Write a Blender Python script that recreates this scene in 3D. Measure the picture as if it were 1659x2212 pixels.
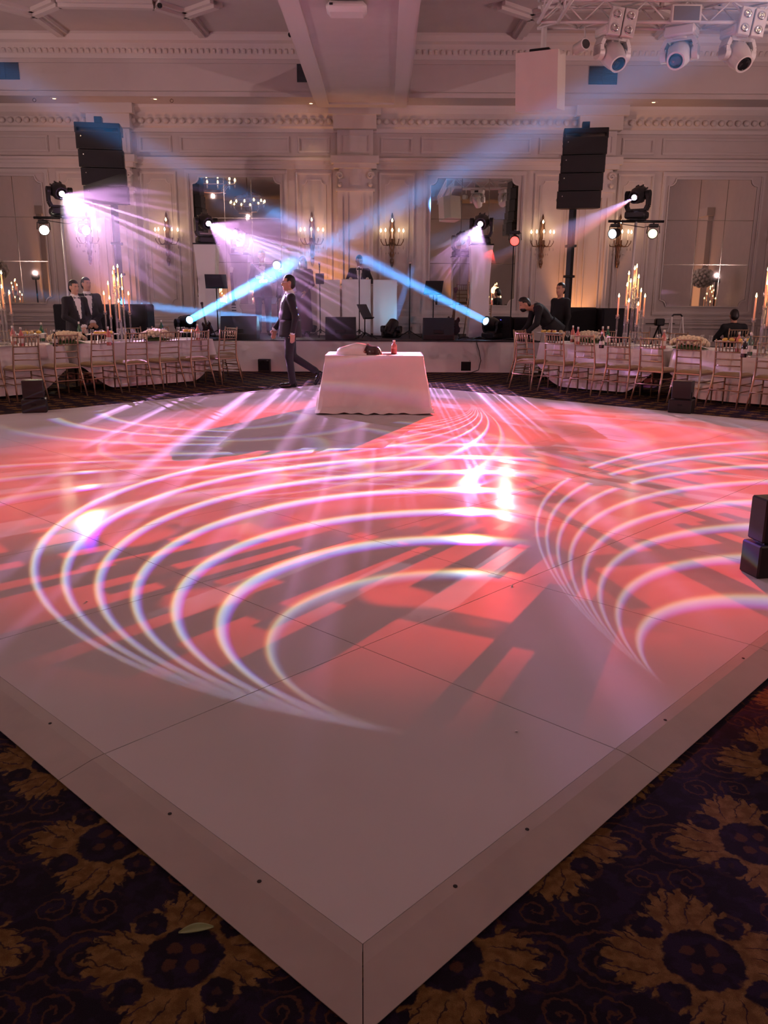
import bpy, math, random
import numpy as np
from mathutils import Vector, Matrix
random.seed(7)
for o in list(bpy.data.objects): bpy.data.objects.remove(o, do_unlink=True)
sc = bpy.context.scene
col = sc.collection
PI = math.pi

# ------------------------------------------------------------------ camera
W, H = 1659, 2212
FPX = 1785.3
PITCH = math.radians(14.465); ROLL = math.radians(.3)
TS = 1.18                       # dance floor panel edge
FZ = .03                        # top of the dance floor above the carpet
CZ = 1.2127 * TS + FZ
cam_d = bpy.data.cameras.new('camera'); cam = bpy.data.objects.new('camera', cam_d); col.objects.link(cam)
cam_d.sensor_fit = 'VERTICAL'; cam_d.sensor_height = 24.0; cam_d.lens = 24.0 * FPX / H
cam_d.clip_start = .05; cam_d.clip_end = 200
cam.matrix_world = Matrix.Translation((0, 0, CZ)) @ Matrix.Rotation(PI / 2 - PITCH, 4, 'X') @ Matrix.Rotation(ROLL, 4, 'Z')
sc.camera = cam

_c, _s, _cr, _sr = math.cos(PITCH), math.sin(PITCH), math.cos(ROLL), math.sin(ROLL)
def ray(px, py):
    a = (px - W / 2) / FPX; b = (py - H / 2) / FPX
    u = a * _cr + b * _sr; v = -a * _sr + b * _cr
    return Vector((u, _c - v * _s, -_s - v * _c))
def at(px, py, Y):              # the point of that pixel's ray at distance Y down the room
    d = ray(px, py); return d * (Y / d.y) + Vector((0, 0, CZ))
def gz(px, py, z=0.):           # the point of that pixel's ray on the level z
    d = ray(px, py); return d * ((z - CZ) / d.z) + Vector((0, 0, CZ))

# ------------------------------------------------------------------ world, exposure, light transport
wd = bpy.data.worlds.new('world'); sc.world = wd; wd.use_nodes = True
wd.node_tree.nodes['Background'].inputs[0].default_value = (.02, .016, .02, 1)
wd.node_tree.nodes['Background'].inputs[1].default_value = .3
vs = sc.view_settings
vs.view_transform = 'Standard'; vs.look = 'None'; vs.gamma = 1; vs.use_curve_mapping = False
vs.exposure = 0.0
cy = sc.cycles
cy.use_denoising = True
try: cy.denoiser = 'OPENIMAGEDENOISE'
except Exception: pass
cy.max_bounces = 4; cy.diffuse_bounces = 2; cy.glossy_bounces = 2; cy.transmission_bounces = 4
cy.use_adaptive_sampling = True; cy.adaptive_threshold = .06; cy.adaptive_min_samples = 16
cy.transparent_max_bounces = 12; cy.volume_bounces = 0
cy.sample_clamp_indirect = 3.0; cy.caustics_reflective = False; cy.caustics_refractive = False

# ------------------------------------------------------------------ node helper
class NT:
    def __init__(s, tree): s.t = tree; s.nodes = tree.nodes; s.links = tree.links
    def n(s, typ, **kw):
        nd = s.nodes.new(typ)
        for k, v in kw.items(): setattr(nd, k, v)
        return nd
    def put(s, sock, v):
        if isinstance(v, bpy.types.NodeSocket): s.links.new(v, sock)
        else: sock.default_value = v
    def m(s, op, a, b=None, c=None, clamp=False):
        nd = s.nodes.new('ShaderNodeMath'); nd.operation = op; nd.use_clamp = clamp
        for i, v in enumerate((a, b, c)):
            if v is not None: s.put(nd.inputs[i], v)
        return nd.outputs[0]
    def add(s, a, b): return s.m('ADD', a, b)
    def sub(s, a, b): return s.m('SUBTRACT', a, b)
    def mul(s, a, b): return s.m('MULTIPLY', a, b)
    def div(s, a, b): return s.m('DIVIDE', a, b)
    def step(s, a, lo, hi):      # smooth 0..1 between lo and hi
        nd = s.nodes.new('ShaderNodeMapRange'); nd.interpolation_type = 'SMOOTHSTEP'
        s.put(nd.inputs[0], a); s.put(nd.inputs[1], lo); s.put(nd.inputs[2], hi)
        nd.inputs[3].default_value = 0; nd.inputs[4].default_value = 1
        return nd.outputs[0]
    def vec(s, x, y, z=0.):
        nd = s.nodes.new('ShaderNodeCombineXYZ')
        for i, v in enumerate((x, y, z)): s.put(nd.inputs[i], v)
        return nd.outputs[0]
    def sep(s, v):
        nd = s.nodes.new('ShaderNodeSeparateXYZ'); s.links.new(v, nd.inputs[0]); return nd.outputs
    def ramp(s, fac, stops, interp='LINEAR'):
        nd = s.nodes.new('ShaderNodeValToRGB'); cr = nd.color_ramp; cr.interpolation = interp
        while len(cr.elements) > 1: cr.elements.remove(cr.elements[-1])
        cr.elements[0].position = stops[0][0]; cr.elements[0].color = (*stops[0][1], 1)
        for p, c in stops[1:]:
            e = cr.elements.new(p); e.color = (*c, 1)
        s.put(nd.inputs[0], fac); return nd.outputs[0]
    def noise(s, vec, scale, detail=2., rough=.5, dim='3D', w=None):
        nd = s.nodes.new('ShaderNodeTexNoise'); nd.noise_dimensions = dim
        if vec is not None and 'Vector' in nd.inputs and dim != '1D': s.links.new(vec, nd.inputs['Vector'])
        if w is not None: s.put(nd.inputs['W'], w)
        nd.inputs['Scale'].default_value = scale; nd.inputs['Detail'].default_value = detail; nd.inputs['Roughness'].default_value = rough
        return nd.outputs[0]
    def mix(s, fac, a, b, blend='MIX'):
        nd = s.nodes.new('ShaderNodeMix'); nd.data_type = 'RGBA'; nd.blend_type = blend
        s.put(nd.inputs[0], fac)
        for sock, v in ((nd.inputs[6], a), (nd.inputs[7], b)):
            s.put(sock, v if isinstance(v, bpy.types.NodeSocket) else (*v[:3], 1))
        return nd.outputs[2]
    def cscale(s, colour, k):    # colour * scalar
        nd = s.nodes.new('ShaderNodeVectorMath'); nd.operation = 'SCALE'
        s.put(nd.inputs[0], colour if isinstance(colour, bpy.types.NodeSocket) else tuple(colour[:3])); s.put(nd.inputs['Scale'], k)
        return nd.outputs[0]
    def cadd(s, a, b):
        nd = s.nodes.new('ShaderNodeVectorMath'); nd.operation = 'ADD'
        s.put(nd.inputs[0], a); s.put(nd.inputs[1], b); return nd.outputs[0]

# ------------------------------------------------------------------ where the show lights stand
HEAD = {'A': at(135, 420, 17.4), 'B': at(452, 484, 18.6), 'C': at(1037, 485, 18.2), 'D': at(1368, 428, 17.4)}

def spot(name, loc, aim, energy, colour, angle, blend=.15, size=.03, parent=None):
    d = bpy.data.lights.new(name, 'SPOT'); d.energy = energy; d.color = colour
    d.spot_size = math.radians(angle); d.spot_blend = blend; d.shadow_soft_size = size
    o = bpy.data.objects.new(name, d); col.objects.link(o)
    o.location = loc; o.rotation_euler = (Vector(aim) - Vector(loc)).to_track_quat('-Z', 'Y').to_euler()
    return o
def point(name, loc, energy, colour, size=.05):
    d = bpy.data.lights.new(name, 'POINT'); d.energy = energy; d.color = colour; d.shadow_soft_size = size
    o = bpy.data.objects.new(name, d); col.objects.link(o); o.location = loc; return o

# gobo projector: a spot whose emission is a pattern laid out on the dance floor it is aimed at
RING = [(0, (0, 0, 0)), (.31, (0, 0, 0)), (.37, (.16, .02, .62)), (.43, (.22, .36, 1.)), (.52, (.55, .74, 1.)),
        (.58, (.80, .80, .42)), (.63, (.45, .14, .02)), (.69, (0, 0, 0)), (1, (0, 0, 0))]
def gobo(name, loc, aim, energy, angle, fams, wash=None, streaks=(), comp=1.5, size=.004, t0=10., cmax=2.6):
    o = spot(name, loc, aim, energy, (1, 1, 1), angle, .25, size)
    d = o.data; d.use_nodes = True
    g = NT(d.node_tree); em = [n for n in g.nodes if n.type == 'EMISSION'][0]
    I = g.sep(g.n('ShaderNodeNewGeometry').outputs['Incoming'])
    down = g.m('MAXIMUM', g.mul(I[2], -1.), .02)
    t = g.div(loc[2] - FZ, down)
    X = g.add(loc[0], g.mul(I[0], t)); Y = g.add(loc[1], g.mul(I[1], t))
    total = None
    for (tx, ty, ang, sx, sy, n, lo, hi, inv, k, rainbow, side) in fams:
        ca, sa = math.cos(math.radians(ang)), math.sin(math.radians(ang))
        dx = g.sub(X, tx); dy = g.sub(Y, ty)
        u = g.add(g.mul(dx, ca / sx), g.mul(dy, sa / sx)); v = g.add(g.mul(dx, -sa / sy), g.mul(dy, ca / sy))
        r2 = g.add(g.mul(u, u), g.mul(v, v))
        uu = g.m('MAXIMUM', u, .001)
        if inv: q = g.div(g.mul(uu, 2.), g.m('MAXIMUM', r2, .0005))
        else: q = g.div(r2, g.mul(uu, 2.))
        fr = g.m('FRACT', g.mul(q, n))
        c = g.ramp(fr, RING) if rainbow else g.ramp(fr, [(0, (0, 0, 0)), (.32, (0, 0, 0)), (.42, (.42, .5, 1.)), (.55, (.85, .85, 1.)), (.66, (.7, .55, .7)), (.74, (0, 0, 0)), (1, (0, 0, 0))])
        far = g.m('SQRT', r2)
        mask = g.mul(g.mul(g.step(q, lo, lo * 1.15 + .02), g.sub(1., g.step(q, hi * .96, hi))), g.step(u, 0., .03))
        mask = g.mul(g.mul(mask, g.step(far, .03, .25)), g.sub(1., g.step(far, 5., 6.5)))
        if side: mask = g.mul(mask, g.step(g.mul(v, side), -.25, .15))
        c = g.cscale(c, g.mul(mask, k))
        total = c if total is None else g.cadd(total, c)
    pv = g.vec(X, Y)
    if wash:
        (wx, wy, rx, ry, colour, k) = wash
        e = g.m('SQRT', g.add(g.m('POWER', g.div(g.sub(X, wx), rx), 2.), g.m('POWER', g.div(g.sub(Y, wy), ry), 2.)))
        body = g.sub(1., g.step(e, .72, 1.))
        cloud = g.step(g.noise(pv, .8, 3., .6), .22, .62)
        amt = g.mul(body, g.add(.35, g.mul(cloud, .75)))
        for (sx_, sy_, freq, rad, thr, dark, x0, x1, yy0, yy1) in streaks:
            # bars radiating from a low point, each broken along its length
            dx = g.sub(X, sx_); dy = g.sub(Y, sy_)
            th = g.m('ARCTAN2', dy, dx); rr = g.m('SQRT', g.add(g.mul(dx, dx), g.mul(dy, dy)))
            def cells(fa, fr, seed):            # crisp dashes: one random value per angular cell and length of bar
                ca_ = g.m('FLOOR', g.mul(th, fa)); h1 = g.n('ShaderNodeTexWhiteNoise', noise_dimensions='2D'); g.links.new(g.vec(ca_, seed), h1.inputs['Vector'])
                cr2 = g.m('FLOOR', g.add(g.mul(rr, fr), g.mul(h1.outputs['Value'], 9.)))
                h2 = g.n('ShaderNodeTexWhiteNoise', noise_dimensions='3D'); g.links.new(g.vec(ca_, cr2, seed), h2.inputs['Vector']); return h2.outputs['Value']
            if dark:                # ladder-like chair shadows drawn into the wash: bundles of thin bars crossed by a few rungs
                n2 = g.noise(g.vec(g.mul(th, freq * .35), g.mul(rr, .9)), 1., 1., .5)
                rung = g.step(g.m('SINE', g.add(g.mul(rr, 4.4), g.mul(g.m('FLOOR', g.mul(th, 5.)), 1.7))), .88, .90)
                bar = g.m('MAXIMUM', g.step(cells(freq * 4., .8, 1.), thr, thr + .01), g.mul(rung, .9))
                bar = g.mul(bar, g.step(n2, .36, .40))
            else:
                bar = g.m('MAXIMUM', g.step(cells(freq * 3.5, rad, 4.), thr, thr + .01), g.mul(g.step(cells(freq * 1.6, rad * .7, 7.), thr + .05, thr + .06), .6))
            reg = g.mul(g.mul(g.step(X, x0, x0 + .8), g.sub(1., g.step(X, x1 - .8, x1))), g.mul(g.step(Y, yy0, yy0 + .5), g.sub(1., g.step(Y, yy1 - 1.2, yy1))))
            if dark: amt = g.mul(amt, g.sub(1., g.mul(reg, g.mul(bar, dark))))
            else:
                c = g.cscale((.95, .75, .95), g.mul(g.mul(reg, bar), k * .16)); total = c if total is None else g.cadd(total, c)
        c = g.cscale(colour, g.mul(amt, k))
        total = c if total is None else g.cadd(total, c)
    # the fixture throws harder where it has further to go
    fall = g.m('MINIMUM', g.m('POWER', g.div(t, t0), comp), cmax)
    onf = g.step(down, .02, .06)
    g.links.new(total, em.inputs['Color']); g.put(em.inputs['Strength'], g.mul(fall, onf))
    return o

# four moving heads around the stage throw ring gobos over the floor; one more projector stands behind the camera
# (tangent x, y, axis deg, stretch along, stretch across, rings per unit, lo, hi, by curvature?, level, rainbow?)
AIMS = {'A': (-.4, 8.0, 0), 'B': (1.7, 8.0, 0), 'C': (-.6, 7.0, 0), 'D': (-1.4, 8.5, 0)}
RED = (1., .040, .028)
C_F = [(1.144, 12.1, 192, 1., 1., 24., .085, .42, True, 1.6, True, 1),
       (.207, 2.50, 78, 1., 1., 2.9, .8, 3.1, False, 4.2, True, 1),
       (-1.9, 6.2, 60, 1., 1.2, 2.4, .35, 1.9, False, .9, True, -1)]
B_F = [(1.10, 2.80, 15, 1., 1.15, 2.0, .55, 4.6, False, 4.5, True, 1),
       (.2, 9.6, -20, 1.2, 1., 2.2, .3, 1.9, False, .8, True, 0),
       (3.2, 11.2, 240, 1., 1., 1.8, .3, 2.2, False, .5, False, 0)]
A_F = [(.9, 5.7, 200, 1.2, 1., 2.0, .5, 2.9, False, 1.2, True, -1),
       (-2.2, 10.4, -40, 1., 1.3, 2.4, .4, 2.2, False, .8, True, 0)]
D_F = [(-3.2, 8.6, -20, 1., 1., 1.9, .4, 2.6, False, .8, True, 1),
       (-1.2, 7.2, 10, 1.1, 1., 2.6, .3, 1.5, False, .8, True, -1)]
NOW = (0, 0, 1, 1, RED, .9)
gobo('moving_head_lamp_C', HEAD['C'], AIMS['C'], 6400, 64, C_F)
gobo('moving_head_lamp_B', HEAD['B'], AIMS['B'], 4600, 56, B_F)
gobo('moving_head_lamp_A', HEAD['A'], AIMS['A'], 4200, 50, A_F)
gobo('moving_head_lamp_D', HEAD['D'], AIMS['D'], 3600, 36, D_F)
# the red wash comes from an added can at the stage corner
REDP = Vector((2.62, 17.42, 2.62))
gobo('added_red_wash_lamp', REDP, (.2, 7.4, 0), 6400, 66, [], wash=(.40, 7.5, 4.6, 5.1, RED, 2.7), comp=2.1, cmax=3.2,
     streaks=[(3.3, 8.8, 16., .35, .50, .92, -2.8, 1.5, 1.2, 5.8), (-.5, 11.6, 18., .3, .62, .7, .6, 4.2, 3.2, 8.6), (4.3, 11.2, 15., .30, .86, 0, -3.6, 1.2, 3.4, 10.5), (-6., 13.2, 22., .30, .88, 0, .4, 4.5, 5.0, 11.5)])
REAR = Vector((1.2, -7.4, 3.2))
gobo('rear_projector_lamp', REAR, (-.2, 9.5, 0), 1250, 62, [(-4.5, 9., 20, 1., 1., .5, .4, 9., False, .6, True, 0), (4.5, 16., 235, 1., 1., .35, .4, 14., False, .5, True, 0)],
     wash=(0., 11.5, 7.5, 8.5, (1., .16, .14), .55), comp=1.0)

# dimmed house chandeliers (hung outside the picture, seen in the mirrors): pinkish room light
CHAND = [(-6.2, 3.0), (6.2, 3.0), (-6.2, 10.2), (6.2, 10.2), (0., -4.0)]
for i, (x, y) in enumerate(CHAND):
    point('chandelier_lamp', (x, y, 5.0), 62, (1., .63, .62), .05)
# added ceiling washers, out of view along the side walls, raise the room light
WASH = [(-11.8, 5.0), (-11.8, 13.0), (11.2, 5.0), (11.2, 13.0)]
for (x, y) in WASH:
    spot('added_ceiling_wash_lamp', (x, y, 2.27), (x * .25, y + 2.0, 7.0), 640, (1., .63, .62), 150, .9, .03)
# ------------------------------------------------------------------ mesh helper
class MB:
    def __init__(s): s.v = []; s.f = []; s.mi = []; s.cur = 0
    def raw(s, vs, fs):
        b = len(s.v); s.v.extend([tuple(p) for p in vs])
        for f in fs: s.f.append(tuple(b + i for i in f)); s.mi.append(s.cur)
        return s
    def box(s, x0, x1, y0, y1, z0, z1):
        return s.raw([(x0, y0, z0), (x1, y0, z0), (x1, y1, z0), (x0, y1, z0), (x0, y0, z1), (x1, y0, z1), (x1, y1, z1), (x0, y1, z1)],
                     [(0, 3, 2, 1), (4, 5, 6, 7), (0, 1, 5, 4), (1, 2, 6, 5), (2, 3, 7, 6), (3, 0, 4, 7)])
    def cbox(s, c, d): return s.box(c[0] - d[0] / 2, c[0] + d[0] / 2, c[1] - d[1] / 2, c[1] + d[1] / 2, c[2] - d[2] / 2, c[2] + d[2] / 2)
    def bbox(s, x0, x1, y0, y1, z0, z1, b=.01):     # box with chamfered edges
        pts = []
        for (X, Y, Z, sx, sy, sz) in [(x0, y0, z0, 1, 1, 1), (x1, y0, z0, -1, 1, 1), (x1, y1, z0, -1, -1, 1), (x0, y1, z0, 1, -1, 1),
                                      (x0, y0, z1, 1, 1, -1), (x1, y0, z1, -1, 1, -1), (x1, y1, z1, -1, -1, -1), (x0, y1, z1, 1, -1, -1)]:
            pts += [(X, Y + sy * b, Z + sz * b), (X + sx * b, Y, Z + sz * b), (X + sx * b, Y + sy * b, Z)]
        P = lambda c, k: c * 3 + k
        F = [(P(0, 2), P(3, 2), P(2, 2), P(1, 2)), (P(4, 2), P(5, 2), P(6, 2), P(7, 2)),
             (P(0, 1), P(1, 1), P(5, 1), P(4, 1)), (P(1, 0), P(2, 0), P(6, 0), P(5, 0)), (P(2, 1), P(3, 1), P(7, 1), P(6, 1)), (P(3, 0), P(0, 0), P(4, 0), P(7, 0))]
        F += [(P(0, 1), P(0, 2), P(1, 2), P(1, 1)), (P(1, 0), P(1, 2), P(2, 2), P(2, 0)), (P(2, 1), P(2, 2), P(3, 2), P(3, 1)), (P(3, 0), P(3, 2), P(0, 2), P(0, 0)),
              (P(4, 1), P(5, 1), P(5, 2), P(4, 2)), (P(5, 0), P(6, 0), P(6, 2), P(5, 2)), (P(6, 1), P(7, 1), P(7, 2), P(6, 2)), (P(7, 0), P(4, 0), P(4, 2), P(7, 2)),
              (P(0, 0), P(0, 1), P(4, 1), P(4, 0)), (P(1, 1), P(1, 0), P(5, 0), P(5, 1)), (P(2, 0), P(2, 1), P(6, 1), P(6, 0)), (P(3, 1), P(3, 0), P(7, 0), P(7, 1))]
        F += [(P(0, 0), P(0, 2), P(0, 1)), (P(1, 0), P(1, 1), P(1, 2)), (P(2, 0), P(2, 2), P(2, 1)), (P(3, 0), P(3, 1), P(3, 2)),
              (P(4, 0), P(4, 1), P(4, 2)), (P(5, 0), P(5, 2), P(5, 1)), (P(6, 0), P(6, 1), P(6, 2)), (P(7, 0), P(7, 2), P(7, 1))]
        return s.raw(pts, F)
    def tube(s, pts, r, n=8, cap=True, closed=False):   # r: number or one per point
        pts = [Vector(p) for p in pts]; m = len(pts)
        rs = r if isinstance(r, (list, tuple)) else [r] * m
        vs = []; up = None
        for i, p in enumerate(pts):
            if closed: d = pts[(i + 1) % m] - pts[i - 1]
            else: d = pts[min(i + 1, m - 1)] - pts[max(i - 1, 0)]
            d = d.normalized() if d.length > 1e-9 else Vector((0, 0, 1))
            if up is None: up = Vector((0, 0, 1)) if abs(d.z) < .9 else Vector((1, 0, 0))
            a = d.cross(up)
            if a.length < 1e-6: a = d.cross(Vector((1, 0, 0)))
            a.normalize(); b = d.cross(a).normalized(); up = -b
            for k in range(n):
                t = 2 * PI * k / n; vs.append(p + (a * math.cos(t) + b * math.sin(t)) * rs[i])
        fs = []
        for i in range(m if closed else m - 1):
            j = (i + 1) % m
            for k in range(n):
                k2 = (k + 1) % n; fs.append((i * n + k, i * n + k2, j * n + k2, j * n + k))
        if cap and not closed: fs += [tuple(range(n - 1, -1, -1)), tuple((m - 1) * n + k for k in range(n))]
        return s.raw(vs, fs)
    def cyl(s, p0, p1, r0, r1=None, n=12): return s.tube([p0, p1], [r0, r0 if r1 is None else r1], n)
    def lathe(s, prof, c=(0, 0, 0), n=16, sx=1., sy=1.):          # prof: (r, z) from bottom to top
        vs = []
        for r, z in prof:
            for k in range(n):
                t = 2 * PI * k / n; vs.append((c[0] + r * sx * math.cos(t), c[1] + r * sy * math.sin(t), c[2] + z))
        fs = []
        for i in range(len(prof) - 1):
            for k in range(n):
                k2 = (k + 1) % n; fs.append((i * n + k, i * n + k2, (i + 1) * n + k2, (i + 1) * n + k))
        if prof[0][0] > 1e-6: fs.append(tuple(range(n - 1, -1, -1)))
        if prof[-1][0] > 1e-6: fs.append(tuple((len(prof) - 1) * n + k for k in range(n)))
        return s.raw(vs, fs)
    def ball(s, c, r, n=10, m=7, sx=1., sy=1., sz=1.):
        prof = [(max(r * math.sin(PI * i / m), 1e-5), -r * math.cos(PI * i / m) * sz) for i in range(m + 1)]
        return s.lathe(prof, c, n, sx, sy)
    def prism(s, poly, z0, z1):                                    # polygon in xy pulled up
        n = len(poly)
        return s.raw([(x, y, z0) for x, y in poly] + [(x, y, z1) for x, y in poly],
                     [tuple(range(n - 1, -1, -1)), tuple(range(n, 2 * n))] + [(i, (i + 1) % n, n + (i + 1) % n, n + i) for i in range(n)])
    def extrude(s, poly, fn0, fn1):                                # polygon (u,v) placed by two maps and joined
        n = len(poly)
        return s.raw([fn0(u, v) for u, v in poly] + [fn1(u, v) for u, v in poly],
                     [tuple(range(n - 1, -1, -1)), tuple(range(n, 2 * n))] + [(i, (i + 1) % n, n + (i + 1) % n, n + i) for i in range(n)])
    def grid(s, fn, nu, nv, wrap=False):
        vs = [fn(i / nu if not wrap else i / nu, j / nv) for j in range(nv + 1) for i in range(nu + (0 if wrap else 1))]
        w = nu if wrap else nu + 1; fs = []
        for j in range(nv):
            for i in range(nu):
                i2 = (i + 1) % w if wrap else i + 1
                fs.append((j * w + i, j * w + i2, (j + 1) * w + i2, (j + 1) * w + i))
        return s.raw(vs, fs)
    def xf(s, M, frm=0):
        for i in range(frm, len(s.v)): s.v[i] = tuple(M @ Vector(s.v[i]))
        return s
    def mesh(s, name, mats, smooth=False):
        me = bpy.data.meshes.new(name); me.from_pydata(s.v, [], s.f)
        for m in (mats if isinstance(mats, (list, tuple)) else [mats]): me.materials.append(m)
        if any(s.mi): me.polygons.foreach_set('material_index', s.mi)
        if smooth:
            me.polygons.foreach_set('use_smooth', [True] * len(s.f))
            if smooth == 'auto': me.set_sharp_from_angle(angle=math.radians(40))
        me.update(); return me
    def build(s, name, mats, parent=None, smooth=False, loc=None):
        return ob(name, s.mesh(name, mats, smooth), parent, loc)

def ob(name, data, parent=None, loc=None, rz=None):
    o = bpy.data.objects.new(name, data); col.objects.link(o)
    if parent is not None: o.parent = parent
    if loc is not None: o.location = loc
    if rz is not None: o.rotation_euler = (0, 0, rz)
    return o
def tag(o, label, cat, group=None, kind=None):
    o['label'] = label; o['category'] = cat
    if group: o['group'] = group
    if kind: o['kind'] = kind
    return o
def thing(name, label, cat, loc=(0, 0, 0), rz=0., group=None):
    return tag(ob(name, None, None, loc, rz), label, cat, group)
def struct(o): o['kind'] = 'structure'; return o
def dup(root, loc=None, rz=None, label=None, group=None, parent=None, depth=0):
    c = root.copy(); col.objects.link(c); c.parent = parent
    if depth == 0:
        if loc is not None: c.location = loc
        if rz is not None: c.rotation_euler = (0, 0, rz)
        if label: c['label'] = label
        if group: c['group'] = group
    for ch in KIDS(root): dup(ch, parent=c, depth=depth + 1)
    return c
def KIDS(o): return [k for k in o.children]

# ------------------------------------------------------------------ materials
def mat(name, colour, rough=.5, metal=0., noise=0., nscale=20., bump=0., spec=.5, emit=None, estr=0., trans=0., ior=1.45, coat=0., sheen=0., alpha=1.):
    m = bpy.data.materials.new(name); m.use_nodes = True
    g = NT(m.node_tree); b = g.nodes['Principled BSDF']
    b.inputs['Roughness'].default_value = rough; b.inputs['Metallic'].default_value = metal
    b.inputs['Specular IOR Level'].default_value = spec; b.inputs['IOR'].default_value = ior
    b.inputs['Transmission Weight'].default_value = trans; b.inputs['Coat Weight'].default_value = coat; b.inputs['Sheen Weight'].default_value = sheen
    b.inputs['Alpha'].default_value = alpha
    b.inputs['Base Color'].default_value = (*colour, 1)
    if noise or bump:
        tc = g.n('ShaderNodeTexCoord').outputs['Object']
        f = g.noise(tc, nscale, 4., .6)
        if noise:
            dk = tuple(max(0, c * (1 - noise)) for c in colour); lt = tuple(min(1, c * (1 + noise * .6)) for c in colour)
            g.links.new(g.ramp(f, [(.25, dk), (.75, lt)]), b.inputs['Base Color'])
        if bump:
            bp = g.n('ShaderNodeBump'); bp.inputs['Strength'].default_value = bump; bp.inputs['Distance'].default_value = .01
            g.links.new(f, bp.inputs['Height']); g.links.new(bp.outputs[0], b.inputs['Normal'])
    if emit: b.inputs['Emission Color'].default_value = (*emit, 1); b.inputs['Emission Strength'].default_value = estr; m.cycles.emission_sampling = 'NONE'
    return m
M = {}
M['paint'] = mat('cream_wall_paint', (.64, .57, .545), .6, noise=.05, nscale=3.)
M['panel'] = mat('wall_panel_paint', (.60, .54, .49), .6, noise=.05, nscale=3.)
M['trim'] = mat('white_trim_paint', (.70, .635, .61), .5)
M['ceil'] = mat('ceiling_paint', (.62, .55, .53), .7, noise=.05, nscale=2.)
M['gold'] = mat('gold_resin', (.40, .27, .185), .34, .6, noise=.15, nscale=9.)
M['cushion'] = mat('gold_cushion_fabric', (.27, .185, .075), .6, sheen=.3, noise=.1, nscale=30.)
M['cloth'] = mat('blush_tablecloth', (.80, .72, .71), .75, sheen=.2, noise=.04, nscale=6.)
M['napkin'] = mat('blush_napkin', (.74, .60, .58), .8)
M['black'] = mat('black_plastic', (.012, .012, .014), .45, noise=.2, nscale=12.)
M['blackcloth'] = mat('black_drape', (.012, .012, .016), .9, noise=.2, nscale=8.)
M['grille'] = mat('speaker_grille', (.010, .010, .012), .6, noise=.4, nscale=160.)
M['blackmetal'] = mat('black_metal', (.02, .02, .022), .4, .6)
M['chrome'] = mat('chrome', (.75, .75, .78), .12, 1.)
M['whiteplast'] = mat('white_plastic', (.78, .76, .75), .4)
M['whitecloth'] = mat('white_stretch_cover', (.80, .79, .78), .7)
M['whitemetal'] = mat('white_powder_metal', (.72, .69, .68), .45, .2)
M['mirror'] = mat('mirror_glass', (.80, .79, .74), .015, 1.)
M['mirroredge'] = mat('mirror_bevel', (.35, .33, .28), .15, 1.)
def clear_mat(name, tint, gloss, body=.04):
    m = bpy.data.materials.new(name); m.use_nodes = True; g = NT(m.node_tree)
    for n in list(g.nodes):
        if n.type == 'BSDF_PRINCIPLED': g.nodes.remove(n)
    out = [n for n in g.nodes if n.type == 'OUTPUT_MATERIAL'][0]
    lw = g.n('ShaderNodeLayerWeight'); lw.inputs['Blend'].default_value = .35
    tr_, gl, df, m1, m2 = g.n('ShaderNodeBsdfTransparent'), g.n('ShaderNodeBsdfGlossy'), g.n('ShaderNodeBsdfDiffuse'), g.n('ShaderNodeMixShader'), g.n('ShaderNodeMixShader')
    tr_.inputs['Color'].default_value = (*tint, 1); gl.inputs['Roughness'].default_value = .06; gl.inputs['Color'].default_value = (.95, .95, .95, 1); df.inputs['Color'].default_value = (.8, .78, .78, 1)
    m1.inputs[0].default_value = body; g.links.new(tr_.outputs[0], m1.inputs[1]); g.links.new(df.outputs[0], m1.inputs[2])
    g.put(m2.inputs[0], g.add(.04, g.mul(lw.outputs['Facing'], gloss))); g.links.new(m1.outputs[0], m2.inputs[1]); g.links.new(gl.outputs[0], m2.inputs[2])
    g.links.new(m2.outputs[0], out.inputs['Surface']); return m
M['glass'] = clear_mat('clear_glass', (.96, .97, .97), .5)
M['acrylic'] = clear_mat('clear_acrylic', (.90, .92, .94), .55, .08)
M['candle'] = mat('peach_candle', (.85, .42, .30), .5, emit=(1., .32, .14), estr=.35)
M['flame'] = mat('candle_flame', (1, .8, .4), .5, emit=(1., .62, .22), estr=26.)
M['bulb'] = mat('candle_bulb', (1, .9, .7), .4, emit=(1., .72, .38), estr=16.)
M['down'] = mat('downlight_lamp', (1, .9, .7), .4, emit=(1., .6, .22), estr=9.)
M['bronze'] = mat('antique_bronze', (.16, .09, .055), .4, .7, noise=.3, nscale=40.)
M['crystal'] = clear_mat('crystal_drop', (.85, .83, .85), .6, .12)
M['vent'] = mat('grey_vent_metal', (.06, .065, .08), .5, .3)
M['rose'] = mat('cream_rose_petals', (.80, .70, .50), .7, noise=.18, nscale=22., bump=.3)
M['hydr'] = mat('white_hydrangea_petals', (.78, .76, .70), .7, noise=.2, nscale=22., bump=.3)
M['leaf'] = mat('leaf_green', (.08, .14, .05), .5, noise=.3, nscale=14.)
M['olive'] = mat('fallen_leaf_olive', (.20, .24, .09), .6, noise=.2, nscale=30.)
M['greenglass'] = mat('green_bottle_glass', (.02, .10, .05), .12, spec=.8)
M['darkglass'] = mat('dark_bottle_glass', (.02, .012, .012), .12, spec=.8)
M['pinkbottle'] = mat('rose_wine_glass', (.55, .16, .14), .15, spec=.8)
M['label'] = mat('paper_label', (.75, .72, .68), .7)
M['plate'] = mat('white_china', (.82, .80, .78), .2)
M['food'] = mat('sliced_fruit', (.75, .50, .12), .5, noise=.35, nscale=40.)
M['food2'] = mat('red_fruit', (.30, .03, .04), .4, noise=.35, nscale=40.)
M['wood'] = mat('dark_stained_wood', (.10, .045, .02), .4, noise=.3, nscale=10.)
M['skin'] = mat('skin', (.55, .30, .20), .5, noise=.05, nscale=8.)
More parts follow.
